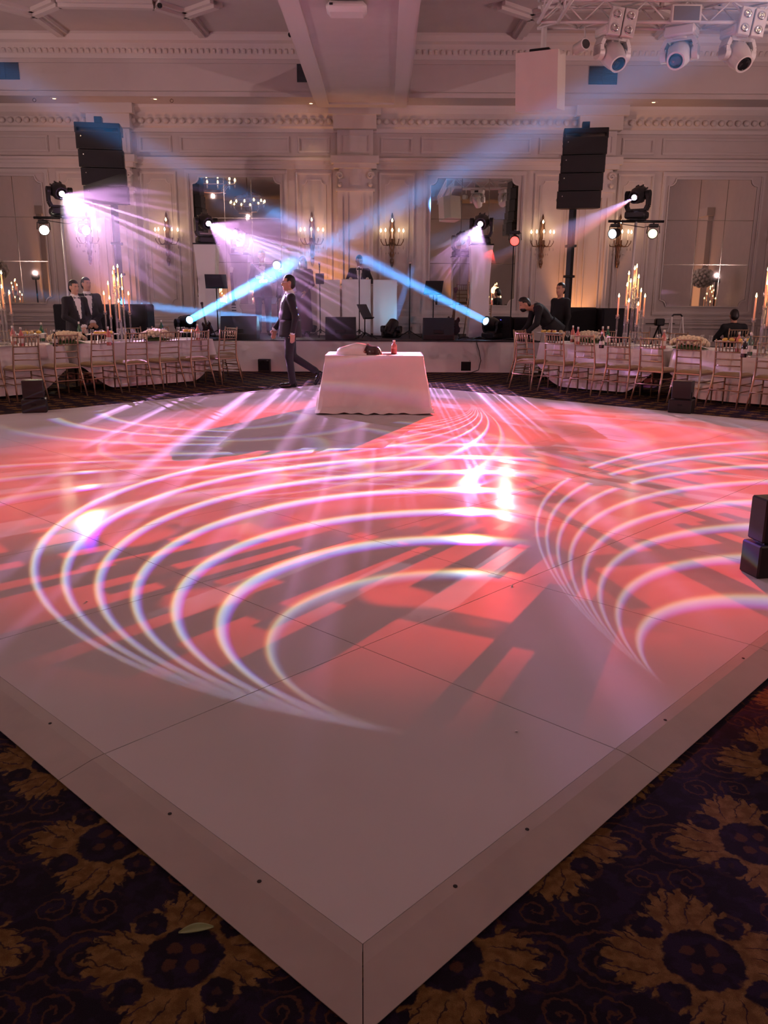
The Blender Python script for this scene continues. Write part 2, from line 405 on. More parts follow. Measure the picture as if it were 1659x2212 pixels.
M['skin2'] = mat('light_skin', (.60, .36, .27), .5, noise=.05, nscale=8.)
M['hair'] = mat('black_hair', (.012, .010, .010), .45, noise=.3, nscale=60., bump=.4)
M['suit'] = mat('black_tuxedo_wool', (.011, .011, .018), .75, noise=.15, nscale=60., sheen=.15)
M['satin'] = mat('black_satin', (.015, .017, .03), .25)
M['shirt'] = mat('white_shirt', (.82, .82, .84), .7)
M['shoe'] = mat('black_shoe_leather', (.012, .011, .012), .22)
M['eye'] = mat('dark_eye', (.02, .015, .012), .2)
M['eyewhite'] = mat('eye_white', (.48, .42, .40), .4)
M['lip'] = mat('lip', (.42, .17, .14), .5)
M['stage'] = mat('stage_deck_carpet', (.05, .045, .055), .9, noise=.3, nscale=60.)
M['skirt'] = mat('stage_skirt_white', (.66, .62, .62), .45, noise=.05, nscale=2.)
M['cable'] = mat('black_cable', (.015, .015, .017), .5)
M['guitar'] = mat('cream_guitar_lacquer', (.66, .63, .58), .2, coat=.4)
M['dguitar'] = mat('dark_guitar_lacquer', (.05, .02, .02), .2, coat=.4)
M['lens'] = mat('lamp_lens_white', (1, 1, 1), .2, emit=(.88, .92, 1.), estr=6.)
M['lensred'] = mat('lamp_lens_red', (1, .3, .3), .2, emit=(1., .10, .08), estr=2.)
M['lenswarm'] = mat('lamp_lens_warm', (1, 1, 1), .2, emit=(1., .90, .56), estr=1.6)
M['lenshot'] = mat('lamp_lens_hot', (1, 1, 1), .2, emit=(1., .90, .66), estr=60.)
M['lensblue'] = mat('lamp_lens_blue', (.6, .8, 1), .2, emit=(.28, .70, 1.), estr=60.)
M['lenspurple'] = mat('lamp_lens_lilac', (1, .9, 1), .2, emit=(.85, .62, 1.), estr=60.)
M['led'] = mat('blue_indicator_led', (.1, .1, 1), .2, emit=(.12, .12, 1.), estr=14.)
M['darklens'] = mat('dark_lens', (.012, .012, .016), .08, coat=.5)
M['screen'] = mat('grey_screen', (.20, .21, .25), .3)

# glossy white dance floor with faint scuffs
def dance_mat():
    m = bpy.data.materials.new('white_dance_floor_laminate'); m.use_nodes = True; g = NT(m.node_tree)
    for n in list(g.nodes):
        if n.type == 'BSDF_PRINCIPLED': g.nodes.remove(n)
    out = [n for n in g.nodes if n.type == 'OUTPUT_MATERIAL'][0]
    P = g.n('ShaderNodeNewGeometry').outputs['Position']
    f = g.noise(P, 1.3, 3., .5)
    d = g.n('ShaderNodeBsdfDiffuse'); gl = g.n('ShaderNodeBsdfGlossy'); mx = g.n('ShaderNodeMixShader')
    g.links.new(g.ramp(f, [(.3, (.56, .54, .54)), (.7, (.60, .58, .58))]), d.inputs['Color'])
    g.put(gl.inputs['Roughness'], g.add(.13, g.mul(f, .08))); gl.inputs['Color'].default_value = (.9, .9, .9, 1)
    mx.inputs[0].default_value = .010
    g.links.new(d.outputs[0], mx.inputs[1]); g.links.new(gl.outputs[0], mx.inputs[2]); g.links.new(mx.outputs[0], out.inputs['Surface'])
    return m
M['dance'] = dance_mat()
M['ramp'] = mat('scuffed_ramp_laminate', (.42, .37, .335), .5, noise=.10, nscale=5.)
M['seam'] = mat('dark_seam', (.02, .017, .018), .8)

# damask carpet: gold leaf medallions on a staggered lattice with brown scrolls on near-black navy
def carpet_mat():
    m = bpy.data.materials.new('damask_carpet'); m.use_nodes = True; g = NT(m.node_tree); b = g.nodes['Principled BSDF']
    P = g.n('ShaderNodeNewGeometry').outputs['Position']
    nz = g.n('ShaderNodeTexNoise'); nz.inputs['Scale'].default_value = 26.; nz.inputs['Detail'].default_value = 2.; g.links.new(P, nz.inputs['Vector'])
    off = g.n('ShaderNodeVectorMath', operation='SUBTRACT'); g.links.new(nz.outputs['Color'], off.inputs[0]); off.inputs[1].default_value = (.5, .5, .5)
    nz2 = g.n('ShaderNodeTexNoise'); nz2.inputs['Scale'].default_value = 75.; nz2.inputs['Detail'].default_value = 1.; g.links.new(P, nz2.inputs['Vector'])
    off2 = g.n('ShaderNodeVectorMath', operation='SUBTRACT'); g.links.new(nz2.outputs['Color'], off2.inputs[0]); off2.inputs[1].default_value = (.5, .5, .5)
    sc_ = g.cadd(g.cscale(off.outputs[0], .030), g.cscale(off2.outputs[0], .017)); Pw = g.cadd(P, sc_)
    S = g.sep(Pw); A, B = .595, .84
    def cell(v, o, period):      # centred coordinate in a repeat
        return g.mul(g.sub(g.m('FRACT', g.add(g.div(g.sub(v, o), period), .5)), .5), period)
    x1, y1 = cell(S[0], -.454, A), cell(S[1], 1.577, B)
    x2, y2 = cell(S[0], -.454 + A / 2, A), cell(S[1], 1.577 + B / 2, B)
    def hyp(x, y): return g.m('SQRT', g.add(g.mul(x, x), g.mul(y, y)))
    r1, r2 = hyp(x1, y1), hyp(x2, y2)
    near = g.m('LESS_THAN', r1, r2)
    def pick(a, b_): return g.add(g.mul(a, near), g.mul(b_, g.sub(1., near)))
    lx, ly = pick(x1, x2), pick(y1, y2); r = hyp(lx, ly); th = g.m('ARCTAN2', ly, lx)
    c4 = g.m('COSINE', g.mul(th, 4.)); c2 = g.m('ABSOLUTE', g.m('COSINE', g.mul(th, 2.)))
    jag = g.m('ABSOLUTE', g.m('SINE', g.mul(th, 18.)))
    R = g.add(g.add(.172, g.mul(c4, .030)), g.mul(jag, .034))
    body = g.mul(g.sub(1., g.step(g.sub(r, R), -.004, .006)), g.step(r, .088, .096))
    # dark eyes between the leaves, where the scrolls curl
    ax, ay = g.m('ABSOLUTE', lx), g.m('ABSOLUTE', ly)
    eye = hyp(g.sub(ax, .098), g.sub(ay, .098))
    body = g.mul(body, g.step(eye, .034, .040))
    curl = g.m('MAXIMUM', g.mul(g.step(eye, .040, .043), g.sub(1., g.step(eye, .050, .054))), g.sub(1., g.step(eye, .008, .014)))
    curl = g.mul(curl, g.step(g.add(lx, g.mul(ly, .4)), -.5, .5))
    # veins
    vein = g.m('ABSOLUTE', g.m('SINE', g.add(g.mul(th, 10.), g.mul(r, 26.))))
    veinm = g.mul(g.sub(1., g.step(vein, .04, .26)), g.step(r, .105, .13))
    body = g.mul(body, g.sub(1., g.mul(veinm, .85)))
    # small flower in the heart
    fl = hyp(g.sub(ax, .026), g.sub(ay, .026)); flower = g.mul(g.sub(1., g.step(fl, .013, .019)), g.step(r, .016, .02))
    # brown scrolls around the gap centres
    gx, gy = cell(S[0], -.454 + A / 2, A), cell(S[1], 1.577, B)
    gx2, gy2 = cell(S[0], -.454, A), cell(S[1], 1.577 + B / 2, B)
    def scroll(x, y):
        xx = g.sub(g.m('ABSOLUTE', x), .074); yy = y
        q = hyp(xx, yy); t = g.m('ARCTAN2', yy, xx)
        sp = g.m('FRACT', g.sub(g.div(q, .034), g.div(t, 2 * PI)))
        ln = g.mul(g.step(sp, .0, .12), g.sub(1., g.step(sp, .24, .36)))
        return g.mul(ln, g.sub(1., g.step(q, .085, .11)))
    def scroll2(x, y):
        yy = g.sub(g.m('ABSOLUTE', y), .155); xx = g.sub(g.m('ABSOLUTE', x), .06)
        q = hyp(xx, yy); t = g.m('ARCTAN2', yy, xx)
        sp = g.m('FRACT', g.add(g.div(q, .03), g.div(t, 2 * PI)))
        ln = g.mul(g.step(sp, .0, .12), g.sub(1., g.step(sp, .22, .34)))
        return g.mul(ln, g.sub(1., g.step(q, .05, .062)))
    scr = g.m('MAXIMUM', g.m('MAXIMUM', scroll(gx, gy), scroll(gx2, gy2)), g.m('MAXIMUM', scroll2(gx, gy), scroll2(gx2, gy2)))
    scr = g.mul(scr, g.step(g.sub(r, R), .004, .02))
    pile = g.noise(P, 420., 2., .6)
    base = g.mix(g.step(g.noise(Pw, 17., 2., .5), .45, .6), g.ramp(pile, [(.3, (.006, .004, .009)), (.7, (.015, .009, .018))]), g.ramp(pile, [(.3, (.010, .007, .018)), (.7, (.024, .014, .032))]))
    brown = g.ramp(pile, [(.3, (.040, .016, .011)), (.7, (.085, .036, .024))])
    gold = g.mix(g.step(g.noise(P, 34., 2., .5), .38, .66), g.ramp(pile, [(.3, (.085, .042, .013)), (.7, (.135, .072, .024))]), g.ramp(pile, [(.3, (.13, .072, .022)), (.7, (.23, .135, .048))]))
    c = g.mix(scr, base, brown); c = g.mix(g.m('MAXIMUM', flower, g.mul(curl, .9)), c, brown); c = g.mix(body, c, gold)
    g.links.new(c, b.inputs['Base Color']); b.inputs['Roughness'].default_value = .95; b.inputs['Specular IOR Level'].default_value = .1
    bp = g.n('ShaderNodeBump'); bp.inputs['Strength'].default_value = .5; bp.inputs['Distance'].default_value = .004
    g.links.new(pile, bp.inputs['Height']); g.links.new(bp.outputs[0], b.inputs['Normal'])
    return m
M['carpet'] = carpet_mat()
# ------------------------------------------------------------------ the room
X0, X1, YB, YF, ZC = -13.4, 12.6, -9.0, 21.0, 6.95
AX = -.72                                    # the wall's axis: centre pilaster and ceiling beam
BAY = 5.68
SOFZ, SOFY = 5.76, 19.95
struct(MB().box(X0, X1, YB, YF, -.12, 0).build('floor', M['carpet']))
struct(MB().box(X0 - .2, X1 + .2, YB - .2, YF + .2, ZC, ZC + .2).build('ceiling', M['ceil']))
struct(MB().box(X0 - .2, X0, YB, YF, 0, ZC).build('wall_left', M['paint']))
struct(MB().box(X1, X1 + .2, YB, YF, 0, ZC).build('wall_right', M['paint']))
struct(MB().box(X0, X1, YB - .2, YB, 0, ZC).build('wall_rear', M['paint']))
wall = struct(MB().box(X0, X1, YF, YF + .2, 0, ZC).build('wall_back', M['paint']))

def frame_box(mb, x0, x1, z0, z1, w, y, d):      # rectangular moulding, proud of the wall at y by d
    for (a, b, c, e) in ((x0, x1, z1 - w, z1), (x0, x1, z0, z0 + w), (x0, x0 + w, z0 + w, z1 - w), (x1 - w, x1, z0 + w, z1 - w)):
        mb.box(a, b, y - d, y, c, e)
        mb.box(a + (w * .3 if b - a < e - c else 0), b - (w * .3 if b - a < e - c else 0), y - d * 1.5, y - d, c + (w * .3 if b - a >= e - c else 0), e - (w * .3 if b - a >= e - c else 0))
    return mb
def notched(x0, x1, z0, z1, n):                   # rectangle with scooped corners
    out = []
    for (cx, cz, a0) in ((x1, z0, 180), (x1, z1, 270), (x0, z1, 0), (x0, z0, 90)):
        pts = [(cx + n * math.cos(math.radians(a0 - k * 22.5)), cz + n * math.sin(math.radians(a0 - k * 22.5))) for k in range(5)]
        out += pts
    return out
def strip_loop(mb, poly, w, y, d):                # thin raised bead following a closed outline
    n = len(poly); cx = sum(p[0] for p in poly) / n; cz = sum(p[1] for p in poly) / n
    inner = []
    for i in range(n):
        p, q, r = Vector(poly[i - 1]), Vector(poly[i]), Vector(poly[(i + 1) % n])
        d1 = (q - p).normalized(); d2 = (r - q).normalized(); nn = Vector((-d1.y, d1.x)) + Vector((-d2.y, d2.x))
        nn = nn.normalized() if nn.length > 1e-6 else Vector((-d1.y, d1.x))
        if nn.dot(Vector((cx, cz)) - q) < 0 and n < 6: nn = -nn
        inner.append(q + nn * w)
    vs = [(p[0], y, p[1]) for p in poly] + [(p[0], y - d, p[1]) for p in poly] + [(p[0], y - d, p[1]) for p in inner] + [(p[0], y, p[1]) for p in inner]
    fs = []
    for i in range(n):
        j = (i + 1) % n
        fs += [(i, j, n + j, n + i), (n + i, n + j, 2 * n + j, 2 * n + i), (2 * n + i, 2 * n + j, 3 * n + j, 3 * n + i)]
    mb.raw(vs, fs)

# long horizontal mouldings of the back wall
tr = MB()
tr.box(X0, X1, YF - .10, YF, 4.52, 4.60).box(X0, X1, YF - .16, YF, 4.60, 4.66).box(X0, X1, YF - .07, YF, 4.42, 4.52)   # entablature under the frieze
struct(tr.build('trim_1', M['trim']))
tr = MB().box(X0, X1, YF - .06, YF, .94, 1.0).box(X0, X1, YF - .09, YF, 1.0, 1.04).box(X0, X1, YF - .04, YF, .88, .94)  # chair rail
struct(tr.build('trim_2', M['trim']))
struct(MB().box(X0, X1, YF - .04, YF, 0, .24).box(X0, X1, YF - .055, YF, 0, .03).build('baseboard_back', M['trim']))
# crown below the soffit: stepped cornice with a row of leaf modillions
cor = MB()
prof = [(0, 5.22), (.05, 5.22), (.07, 5.30), (.12, 5.34), (.14, 5.52), (.24, 5.60), (.30, 5.70), (.32, SOFZ), (0, SOFZ)]
cor.extrude(prof, lambda u, v: (X0, YF - u, v), lambda u, v: (X1, YF - u, v))
cornice = struct(cor.build('trim_3', M['trim']))
md = MB(); md.ball((0, 0, 0), .07, 8, 6, 1., .9, .95)
mdm = md.mesh('modillion', M['trim'], True)
k = 0; x = -9.3
while x < 9.2:
    o = ob('modillion', mdm, cornice, (x, YF - .16, 5.44)); x += .19

# frieze panels, field panels, mirrors and pilasters bay by bay
mirrors = []
def panel(x0, x1, z0, z1, bead=True, wide=.055):
    p = MB(); frame_box(p, x0, x1, z0, z1, wide, YF, .03)
    if bead and z1 - z0 > 1:
        strip_loop(p, notched(x0 + .14, x1 - .14, z0 + .16, z1 - .16, .11), .022, YF, .018)
    o = p.build('panel_moulding', M['trim'], wall)
    return o
MIRNAMES = {-2: 'left of the left speaker tower', -1: 'between the white stage column and the left wall sconces', 0: 'behind the stage bar stool', 1: 'behind the lamp tree with two par cans', -3: 'far left'}
for b in range(-2, 2):
    xl = AX + b * BAY                            # this bay runs xl .. xl + BAY
    # frieze
    for (a, c) in ((.60, 1.35), (1.55, 4.13), (4.33, 5.08)):
        panel(xl + a, xl + c, 4.78, 5.14, False, .05)
    # tall side panels
    for (a, c) in ((.56, 1.42), (4.26, 5.12)):
        panel(xl + a, xl + c, 1.16, 4.36)
        panel(xl + a, xl + c, .34, .82, False, .04)
    panel(xl + 1.62, xl + 4.06, 1.10, 4.40, False, .09)
    panel(xl + 1.62, xl + 4.06, .34, .82, False, .04)
    # mirror of nine bevelled panes
    mx0, mx1, mz0, mz1 = xl + 1.80, xl + 3.88, 1.32, 4.24
    wherem = {-2: 'beside the left lamp tree', -1: 'just left of the singer', 0: 'behind the bar stool on stage', 1: 'behind the right lamp tree'}[b]
    mr = thing('wall_mirror', 'tall wall mirror of nine joined panes, ' + wherem, 'mirror', (0, 0, 0), 0, 'mirrors along the back wall')
    bk = MB(); poly = notched(mx0, mx1, mz0, mz1, .16)
    bk.extrude(poly, lambda u, v: (u, YF - .012, v), lambda u, v: (u, YF - .002, v)); bk.build('backing', M['mirroredge'], mr)
    fr = MB(); strip_loop(fr, poly, -.03, YF - .002, .03); fr.build('bead_frame', M['trim'], mr)
    xs = [mx0, mx0 + .74, mx0 + 1.39, mx1]; zs = [mz0, mz0 + .98, mz0 + 2.0, mz1]
    for i in range(3):
        for j in range(3):
            a0, a1, c0, c1 = xs[i] + .008, xs[i + 1] - .008, zs[j] + .008, zs[j + 1] - .008
            tilt = random.uniform(-.0025, .0025); tz = random.uniform(-.0025, .0025)
            pl = [(a0, c0), (a1, c0), (a1, c1), (a0, c1)]
            n = .16
            arc = lambda cx, cz, a: [(cx + n * math.cos(math.radians(a - q * 22.5)), cz + n * math.sin(math.radians(a - q * 22.5))) for q in range(5)]
            if i == 0 and j == 0: pl = arc(a0, c0, 90)[::1] + [(a1, c0), (a1, c1), (a0, c1)]; pl = [(a1, c1), (a0, c1)] + arc(a0, c0, 90) + [(a1, c0)]
            if i == 2 and j == 0: pl = [(a0, c1), (a0, c0)] + arc(a1, c0, 180) + [(a1, c1)]
            if i == 2 and j == 2: pl = [(a0, c0), (a1, c0)] + arc(a1, c1, 270) + [(a0, c1)]
            if i == 0 and j == 2: pl = [(a0, c0), (a1, c0), (a1, c1)] + arc(a0, c1, 360)
            q = MB(); cxm, czm = (a0 + a1) / 2, (c0 + c1) / 2
            q.extrude(pl, lambda u, v: (u, YF - .022 + (u - cxm) * tilt + (v - czm) * tz, v), lambda u, v: (u, YF - .013, v))
            q.build('mirror_pane', M['mirror'], mr)
    # pilaster at the bay's left edge
    for xc in ([xl] + ([xl + BAY] if b == 1 else [])):
        p = MB()
        p.box(xc - .42, xc + .42, YF - .16, YF, 0, 3.92).box(xc - .46, xc + .46, YF - .20, YF, 0, .95)
        p.box(xc - .34, xc - .30, YF - .19, YF - .16, 1.1, 3.8).box(xc + .30, xc + .34, YF - .19, YF - .16, 1.1, 3.8)
        p.box(xc - .20, xc - .17, YF - .185, YF - .16, 1.1, 3.8).box(xc + .17, xc + .20, YF - .185, YF - .16, 1.1, 3.8)
        p.box(xc - .46, xc + .46, YF - .22, YF, 3.92, 3.98)                                     # astragal
        p.box(xc - .38, xc + .38, YF - .18, YF, 3.98, 4.42)
        p.box(xc - .50, xc + .50, YF - .30, YF, 4.42, 4.52).box(xc - .56, xc + .56, YF - .36, YF, 4.52, 4.68)   # entablature break
        p.box(xc - .42, xc + .42, YF - .16, YF, 4.68, 5.26).box(xc - .5, xc + .5, YF - .36, YF, 5.26, 5.55).box(xc - .6, xc + .6, YF - .45, YF, 5.55, SOFZ)
        po = struct(p.build('pilaster', M['trim']))
        c = MB()
        for sgn in (-1, 1):                                                                     # scrolled volutes and drops
            spir = [(xc + sgn * (.36 + .09 * (1 - t / 14) * math.cos(t * .75)), YF - .22, 4.26 + .09 * (1 - t / 14) * math.sin(t * .75)) for t in range(14)]
            c.tube(spir, .028, 6)
            c.ball((xc + sgn * .36, YF - .22, 4.06), .05, 8, 6)
        c.box(xc - .13, xc + .13, YF - .205, YF - .18, 4.04, 4.30).box(xc - .09, xc + .09, YF - .22, YF - .2, 4.08, 4.26)
        c.build('capital', M['trim'], po)
        f = MB(); frame_box(f, xc - .34, xc + .34, 4.76, 5.18, .04, YF - .16, .02); f.build('panel_moulding', M['trim'], po)

# ceiling edge: soffit, bulkhead with vents, crown
tr = MB().box(X0, X1, SOFY, YF, SOFZ, SOFZ + .06); struct(tr.build('ceiling_soffit', M['ceil']))
tr = MB().box(X0, X1, SOFY - .02, SOFY + .05, SOFZ, ZC).box(X0, X1, SOFY - .06, SOFY, SOFZ - .01, SOFZ + .09).box(X0, X1, SOFY - .05, SOFY, 6.42, 6.50)
struct(tr.build('wall_bulkhead', M['ceil']))
cr_ = MB(); prof = [(0, 6.50), (.06, 6.50), (.08, 6.58), (.22, 6.76), (.30, 6.80), (.36, 6.90), (.36, ZC), (0, ZC)]
cr_.extrude(prof, lambda u, v: (X0, SOFY - .02 - u, v), lambda u, v: (X1, SOFY - .02 - u, v))
crown = struct(cr_.build('trim_4', M['trim']))
dm = MB().bbox(-.035, .035, -.05, .05, -.06, .06, .012).mesh('dentil', M['trim'])
x = -8.8
while x < 8.8:
    o = ob('dentil', dm, crown, (x, SOFY - .13, 6.66)); o.rotation_euler = (math.radians(-38), 0, 0); x += .13
# ceiling beam on the axis
bm_ = MB().box(-1.50, .40, YB, SOFY + .6, 5.70, ZC)
beam = struct(bm_.build('ceiling_beam', M['paint']))
t = MB()
t.box(-1.56, -1.28, YB, SOFY + .5, 5.66, 5.70).box(.18, .46, YB, SOFY + .5, 5.66, 5.70).box(-1.28, .18, SOFY + .2, SOFY + .5, 5.66, 5.70)
t.box(-1.60, -1.50, YB, SOFY, 5.70, 5.80).box(.40, .50, YB, SOFY, 5.70, 5.80)
t.build('beam_moulding', M['trim'], beam)
# coffer ribs
rib = MB()
def ribseg(p, q, w=.20, h=.16):
    p, q = Vector((*p, 0)), Vector((*q, 0)); d = (q - p).normalized(); s_ = Vector((-d.y, d.x, 0))
    for (ww, hh) in ((w, h * .55), (w * .45, h)):
        a, b_, c_, e = p + s_ * ww, q + s_ * ww, q - s_ * ww, p - s_ * ww
        rib.prism([(a.x, a.y), (e.x, e.y), (c_.x, c_.y), (b_.x, b_.y)], ZC - hh, ZC)
    return
ribs = []
CY = SOFY - .38
BC = -.55                                            # the beam's middle: the coffers mirror about it
J2, D2, U2 = gz(401, 25, ZC), gz(444, 79, ZC), gz(467, 2, ZC); Lf = gz(332, 4, ZC); SP = gz(401, 25, ZC).x - gz(79, 29, ZC).x
for i in range(-2, 2):
    for mir in (1, -1):
        fx = lambda x: (x + i * SP) if mir == 1 else 2 * BC - (x + i * SP)
        if i == 1 and fx(J2.x) * mir > BC * mir: pass
        for (p, q) in (((J2.x, J2.y), (D2.x, CY)), ((J2.x, J2.y), (U2.x, U2.y)), ((J2.x, J2.y), (Lf.x, Lf.y)), ((U2.x, U2.y), (Lf.x + SP, Lf.y))):
            pp, qq = (fx(p[0]), p[1]), (fx(q[0]), q[1])
            if min(abs(pp[0] - BC), abs(qq[0] - BC)) < 1.15 or (pp[0] - BC) * (qq[0] - BC) < 0 or (pp[0] - BC) * mir > 0: continue
            rib = MB(); ribseg(pp, qq, .15, .13); ribs.append(rib)
for r_ in ribs: r_.build('coffer_rib', M['trim'], None)['kind'] = 'structure'

# rear and side walls get pilasters too (seen in the mirrors)
for (xc) in (-9.5, -4.5, 4.5, 9.5):
    p = MB().box(xc - .4, xc + .4, YB, YB + .2, 0, 4.6).box(xc - .5, xc + .5, YB, YB + .3, 4.6, 4.9); struct(p.build('pilaster', M['trim']))
for (yc) in (-4., 2., 8., 14.):
    for (xw, sg) in ((X0, 1), (X1, -1)):
        p = MB().box(min(xw, xw + sg * .2), max(xw, xw + sg * .2), yc - .4, yc + .4, 0, 4.6).box(min(xw, xw + sg * .3), max(xw, xw + sg * .3), yc - .5, yc + .5, 4.6, 4.9)
        struct(p.build('pilaster', M['trim']))

# ------------------------------------------------------------------ dance floor: 8 x 8 panels, ramped edge
TH = math.radians(46.63); P0 = Vector((-.0368 * TS, 1.3417 * TS)); NT_ = 8
ea = Vector((-math.sin(TH), math.cos(TH))); eb = Vector((math.cos(TH), math.sin(TH)))
DF = thing('dance_floor', 'glossy white square-panelled dance floor with sloping edge laid on the carpet', 'dance floor', (P0.x, P0.y, 0), TH - PI / 2)
# local axes of the empty: +y = ea rotated ... local x = (sin TH.., ) -> use matrix below
DF.rotation_euler = (0, 0, TH)                       # local x = eb, local y = ea
g_ = .0022
pm = MB().box(g_, TS - g_, g_, TS - g_, .008, FZ).mesh('floor_panel', M['dance'])
for i in range(NT_):
    for j in range(NT_): ob('floor_panel', pm, DF, (i * TS, j * TS, 0))
L_ = NT_ * TS
MB().box(.01, L_ - .01, .01, L_ - .01, .001, .010).build('under_frame', M['seam'], DF)
RW = .155
def ramp_piece(a, b, side, miter0, miter1):          # along one side from a to b; section flat top then slope
    sec = [(0, .004), (0, FZ + .001), (.042, FZ - .002), (RW, .006), (RW, .004)]
    def place(t, u, v, m):
        tt = t + m * u
        if side == 0: return (tt, -u, v)
        if side == 1: return (L_ + u, tt, v)
        if side == 2: return (L_ - tt, L_ + u, v)
        return (-u, L_ - tt, v)
    mb = MB(); mb.extrude(sec, lambda u, v: place(a + .0015, u, v, -miter0), lambda u, v: place(b - .0015, u, v, miter1))
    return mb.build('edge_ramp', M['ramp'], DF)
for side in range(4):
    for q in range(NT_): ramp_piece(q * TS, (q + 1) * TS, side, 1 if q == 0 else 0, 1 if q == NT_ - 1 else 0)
# screw heads on the ramp
sm = MB().lathe([(.006, 0), (.006, .0015), (.001, .002)], n=8).mesh('screw', M['seam'])
for side, ts in ((0, (.30, .62, 1.48, 2.2)), (3, (L_ - .34, L_ - .75, L_ - 1.5, L_ - 2.1))):
    for t_ in ts:
        u = .03
        p = (t_, -u) if side == 0 else (-u, L_ - t_)
        ob('screw', sm, DF, (p[0], p[1], FZ - .0015))

# ------------------------------------------------------------------ stage
SY, SZ = 17.15, .64
stg = struct(MB().box(-4.75, 3.15, SY + .03, YF - .3, 0.02, SZ).build('stage_floor', M['stage']))
sk = MB().box(-4.75, 3.15, SY, SY + .03, 0.005, SZ - .02); o = sk.build('stage_skirt', M['skirt'], stg)
MB().box(-4.76, 3.16, SY - .012, SY + .04, SZ - .02, SZ + .008).build('stage_edge', M['black'], stg)
# ------------------------------------------------------------------ gold chiavari chairs
def make_chair(label, cat='chair', tall=0.):
    t = thing('chiavari_chair', label, cat)
    S = .445 + tall; W2, D2 = .195, .20; B = .94 + tall; r = .0125
    # faces +y: rear posts at y = -D2
    for sx in (-1, 1):
        fl = MB().tube([(sx * W2, D2, S - .02), (sx * (W2 + .004), D2 + .005, 0)], [.0145, .011], 8); fl.build('leg', M['gold'], t, True)
        rear = [(sx * (W2 + .03), -D2 - .115, 0), (sx * (W2 + .012), -D2 - .055, S * .5), (sx * W2, -D2, S), (sx * (W2 - .01), -D2 - .006, S + .16), (sx * (W2 - .016), -D2 - .03, S + .34), (sx * (W2 - .016), -D2 - .055, B)]
        MB().tube(rear, [.0115, .014, .0155, .0145, .013, .012], 8).build('leg', M['gold'], t, True)
    MB().bbox(-W2 - .012, W2 + .012, -D2 - .01, D2 + .015, S - .03, S, .008).build('seat_frame', M['gold'], t)
    cu = MB(); cu.grid(lambda u, v: ((u - .5) * .41, (v - .5) * .41 + .005, S + .004 + .042 * (1 - abs(2 * u - 1) ** 4) ** .5 * (1 - abs(2 * v - 1) ** 4) ** .5), 12, 12)
    cu.box(-.203, .203, -.198, .208, S, S + .005); cu.build('seat_cushion', M['cushion'], t, 'auto')
    yb = lambda z: -D2 - .006 - (z - S - .16) * .16
    def rail(z, th=.011, name='back_rail'):
        pts = [(x, yb(z) - .018 * (1 - (x / W2) ** 2), z) for x in (-W2 + .014, -.10, 0, .10, W2 - .014)]
        MB().tube(pts, th, 6).build(name, M['gold'], t, True)
    rail(B - .03, .0115, 'top_rail')
    for z in (S + .355 - .03, S + .255 - .03, S + .165 - .03): rail(z, .010)
    z0, z1 = S + .325, B - .03
    for k in range(6):
        x = -W2 + .014 + (k + 1) * (2 * W2 - .028) / 7; c = .018 * (1 - (x / W2) ** 2)
        MB().tube([(x, yb(z0) - c, z0), (x, yb((z0 + z1) / 2) - c, (z0 + z1) / 2), (x, yb(z1) - c, z1)], [.006, .0085, .006], 6).build('spindle', M['gold'], t, True)
    for (a, b) in (((-W2, D2, S - .16), (W2, D2, S - .16)), ((-W2 - .014, -D2 - .065, S - .20), (W2 + .014, -D2 - .065, S - .20)),
                   ((-W2, D2, S - .12), (-W2 - .008, -D2 - .04, S - .12)), ((W2, D2, S - .12), (W2 + .008, -D2 - .04, S - .12)),
                   ((-W2, D2, S - .22), (-W2 - .014, -D2 - .07, S - .22)), ((W2, D2, S - .22), (W2 + .014, -D2 - .07, S - .22))):
        MB().tube([a, b], .0085, 6).build('stretcher', M['gold'], t, True)
    return t
CH = make_chair('gold chiavari chair')
_first = [True]
def chair(x, y, face, label, group, jit=4.):
    rz = math.atan2(face[1], face[0]) - PI / 2 + math.radians(random.uniform(-jit, jit))
    if _first[0]:
        _first[0] = False; CH.location = (x, y, .0); CH.rotation_euler = (0, 0, rz); CH['label'] = label; CH['group'] = group; return CH
    return dup(CH, (x, y, 0), rz, label, group)
LD = Vector((.683, .730)); LN = Vector((-.730, .683))          # along the left row, and towards its table
RD = Vector((.711, -.703)); RN = Vector((.703, .711))
LO = Vector((-5.10, 12.07)) + LN * .31; RO = Vector((2.27, 14.0)) + RN * .31    # seat centres from the rear legs
def lp(s, n): p = LO + LD * s + LN * n; return p
def rp(s, n): p = RO + RD * s + RN * n; return p
ORD = ['first', 'second', 'third', 'fourth', 'fifth', 'sixth', 'seventh', 'eighth', 'ninth', 'tenth']
for i, k in enumerate(range(6, -2, -1)):
    p = lp(k * .59, 0)
    chair(p.x, p.y, LN, 'gold chiavari chair, %s from the stage end, dance floor side of the left banquet row' % ORD[i], 'chairs on the dance floor side of the left banquet tables')
for i, s_ in enumerate((.02, .60, 1.16, 1.73, 2.29, 2.86, 3.43, 3.99, 4.55)):
    p = rp(s_, 0)
    chair(p.x, p.y, RN, 'gold chiavari chair, %s from the stage end, dance floor side of the right banquet row' % ORD[i], 'chairs on the dance floor side of the right banquet tables')
p = lp(4.06, .70); chair(p.x, p.y, -LD, 'gold chiavari chair at the stage end of the left banquet table', 'chairs at the table ends')
p = rp(-.52, .70); chair(p.x, p.y, RD, 'gold chiavari chair at the stage end of the right banquet table', 'chairs at the table ends')
for i, s_ in enumerate((3.5, 2.9, 1.1, .45, -.35)):
    p = lp(s_, 1.56); chair(p.x, p.y, -LN, 'gold chiavari chair, %s from the stage end, far side of the left banquet row' % ORD[i], 'chairs on the far side of the left banquet tables')
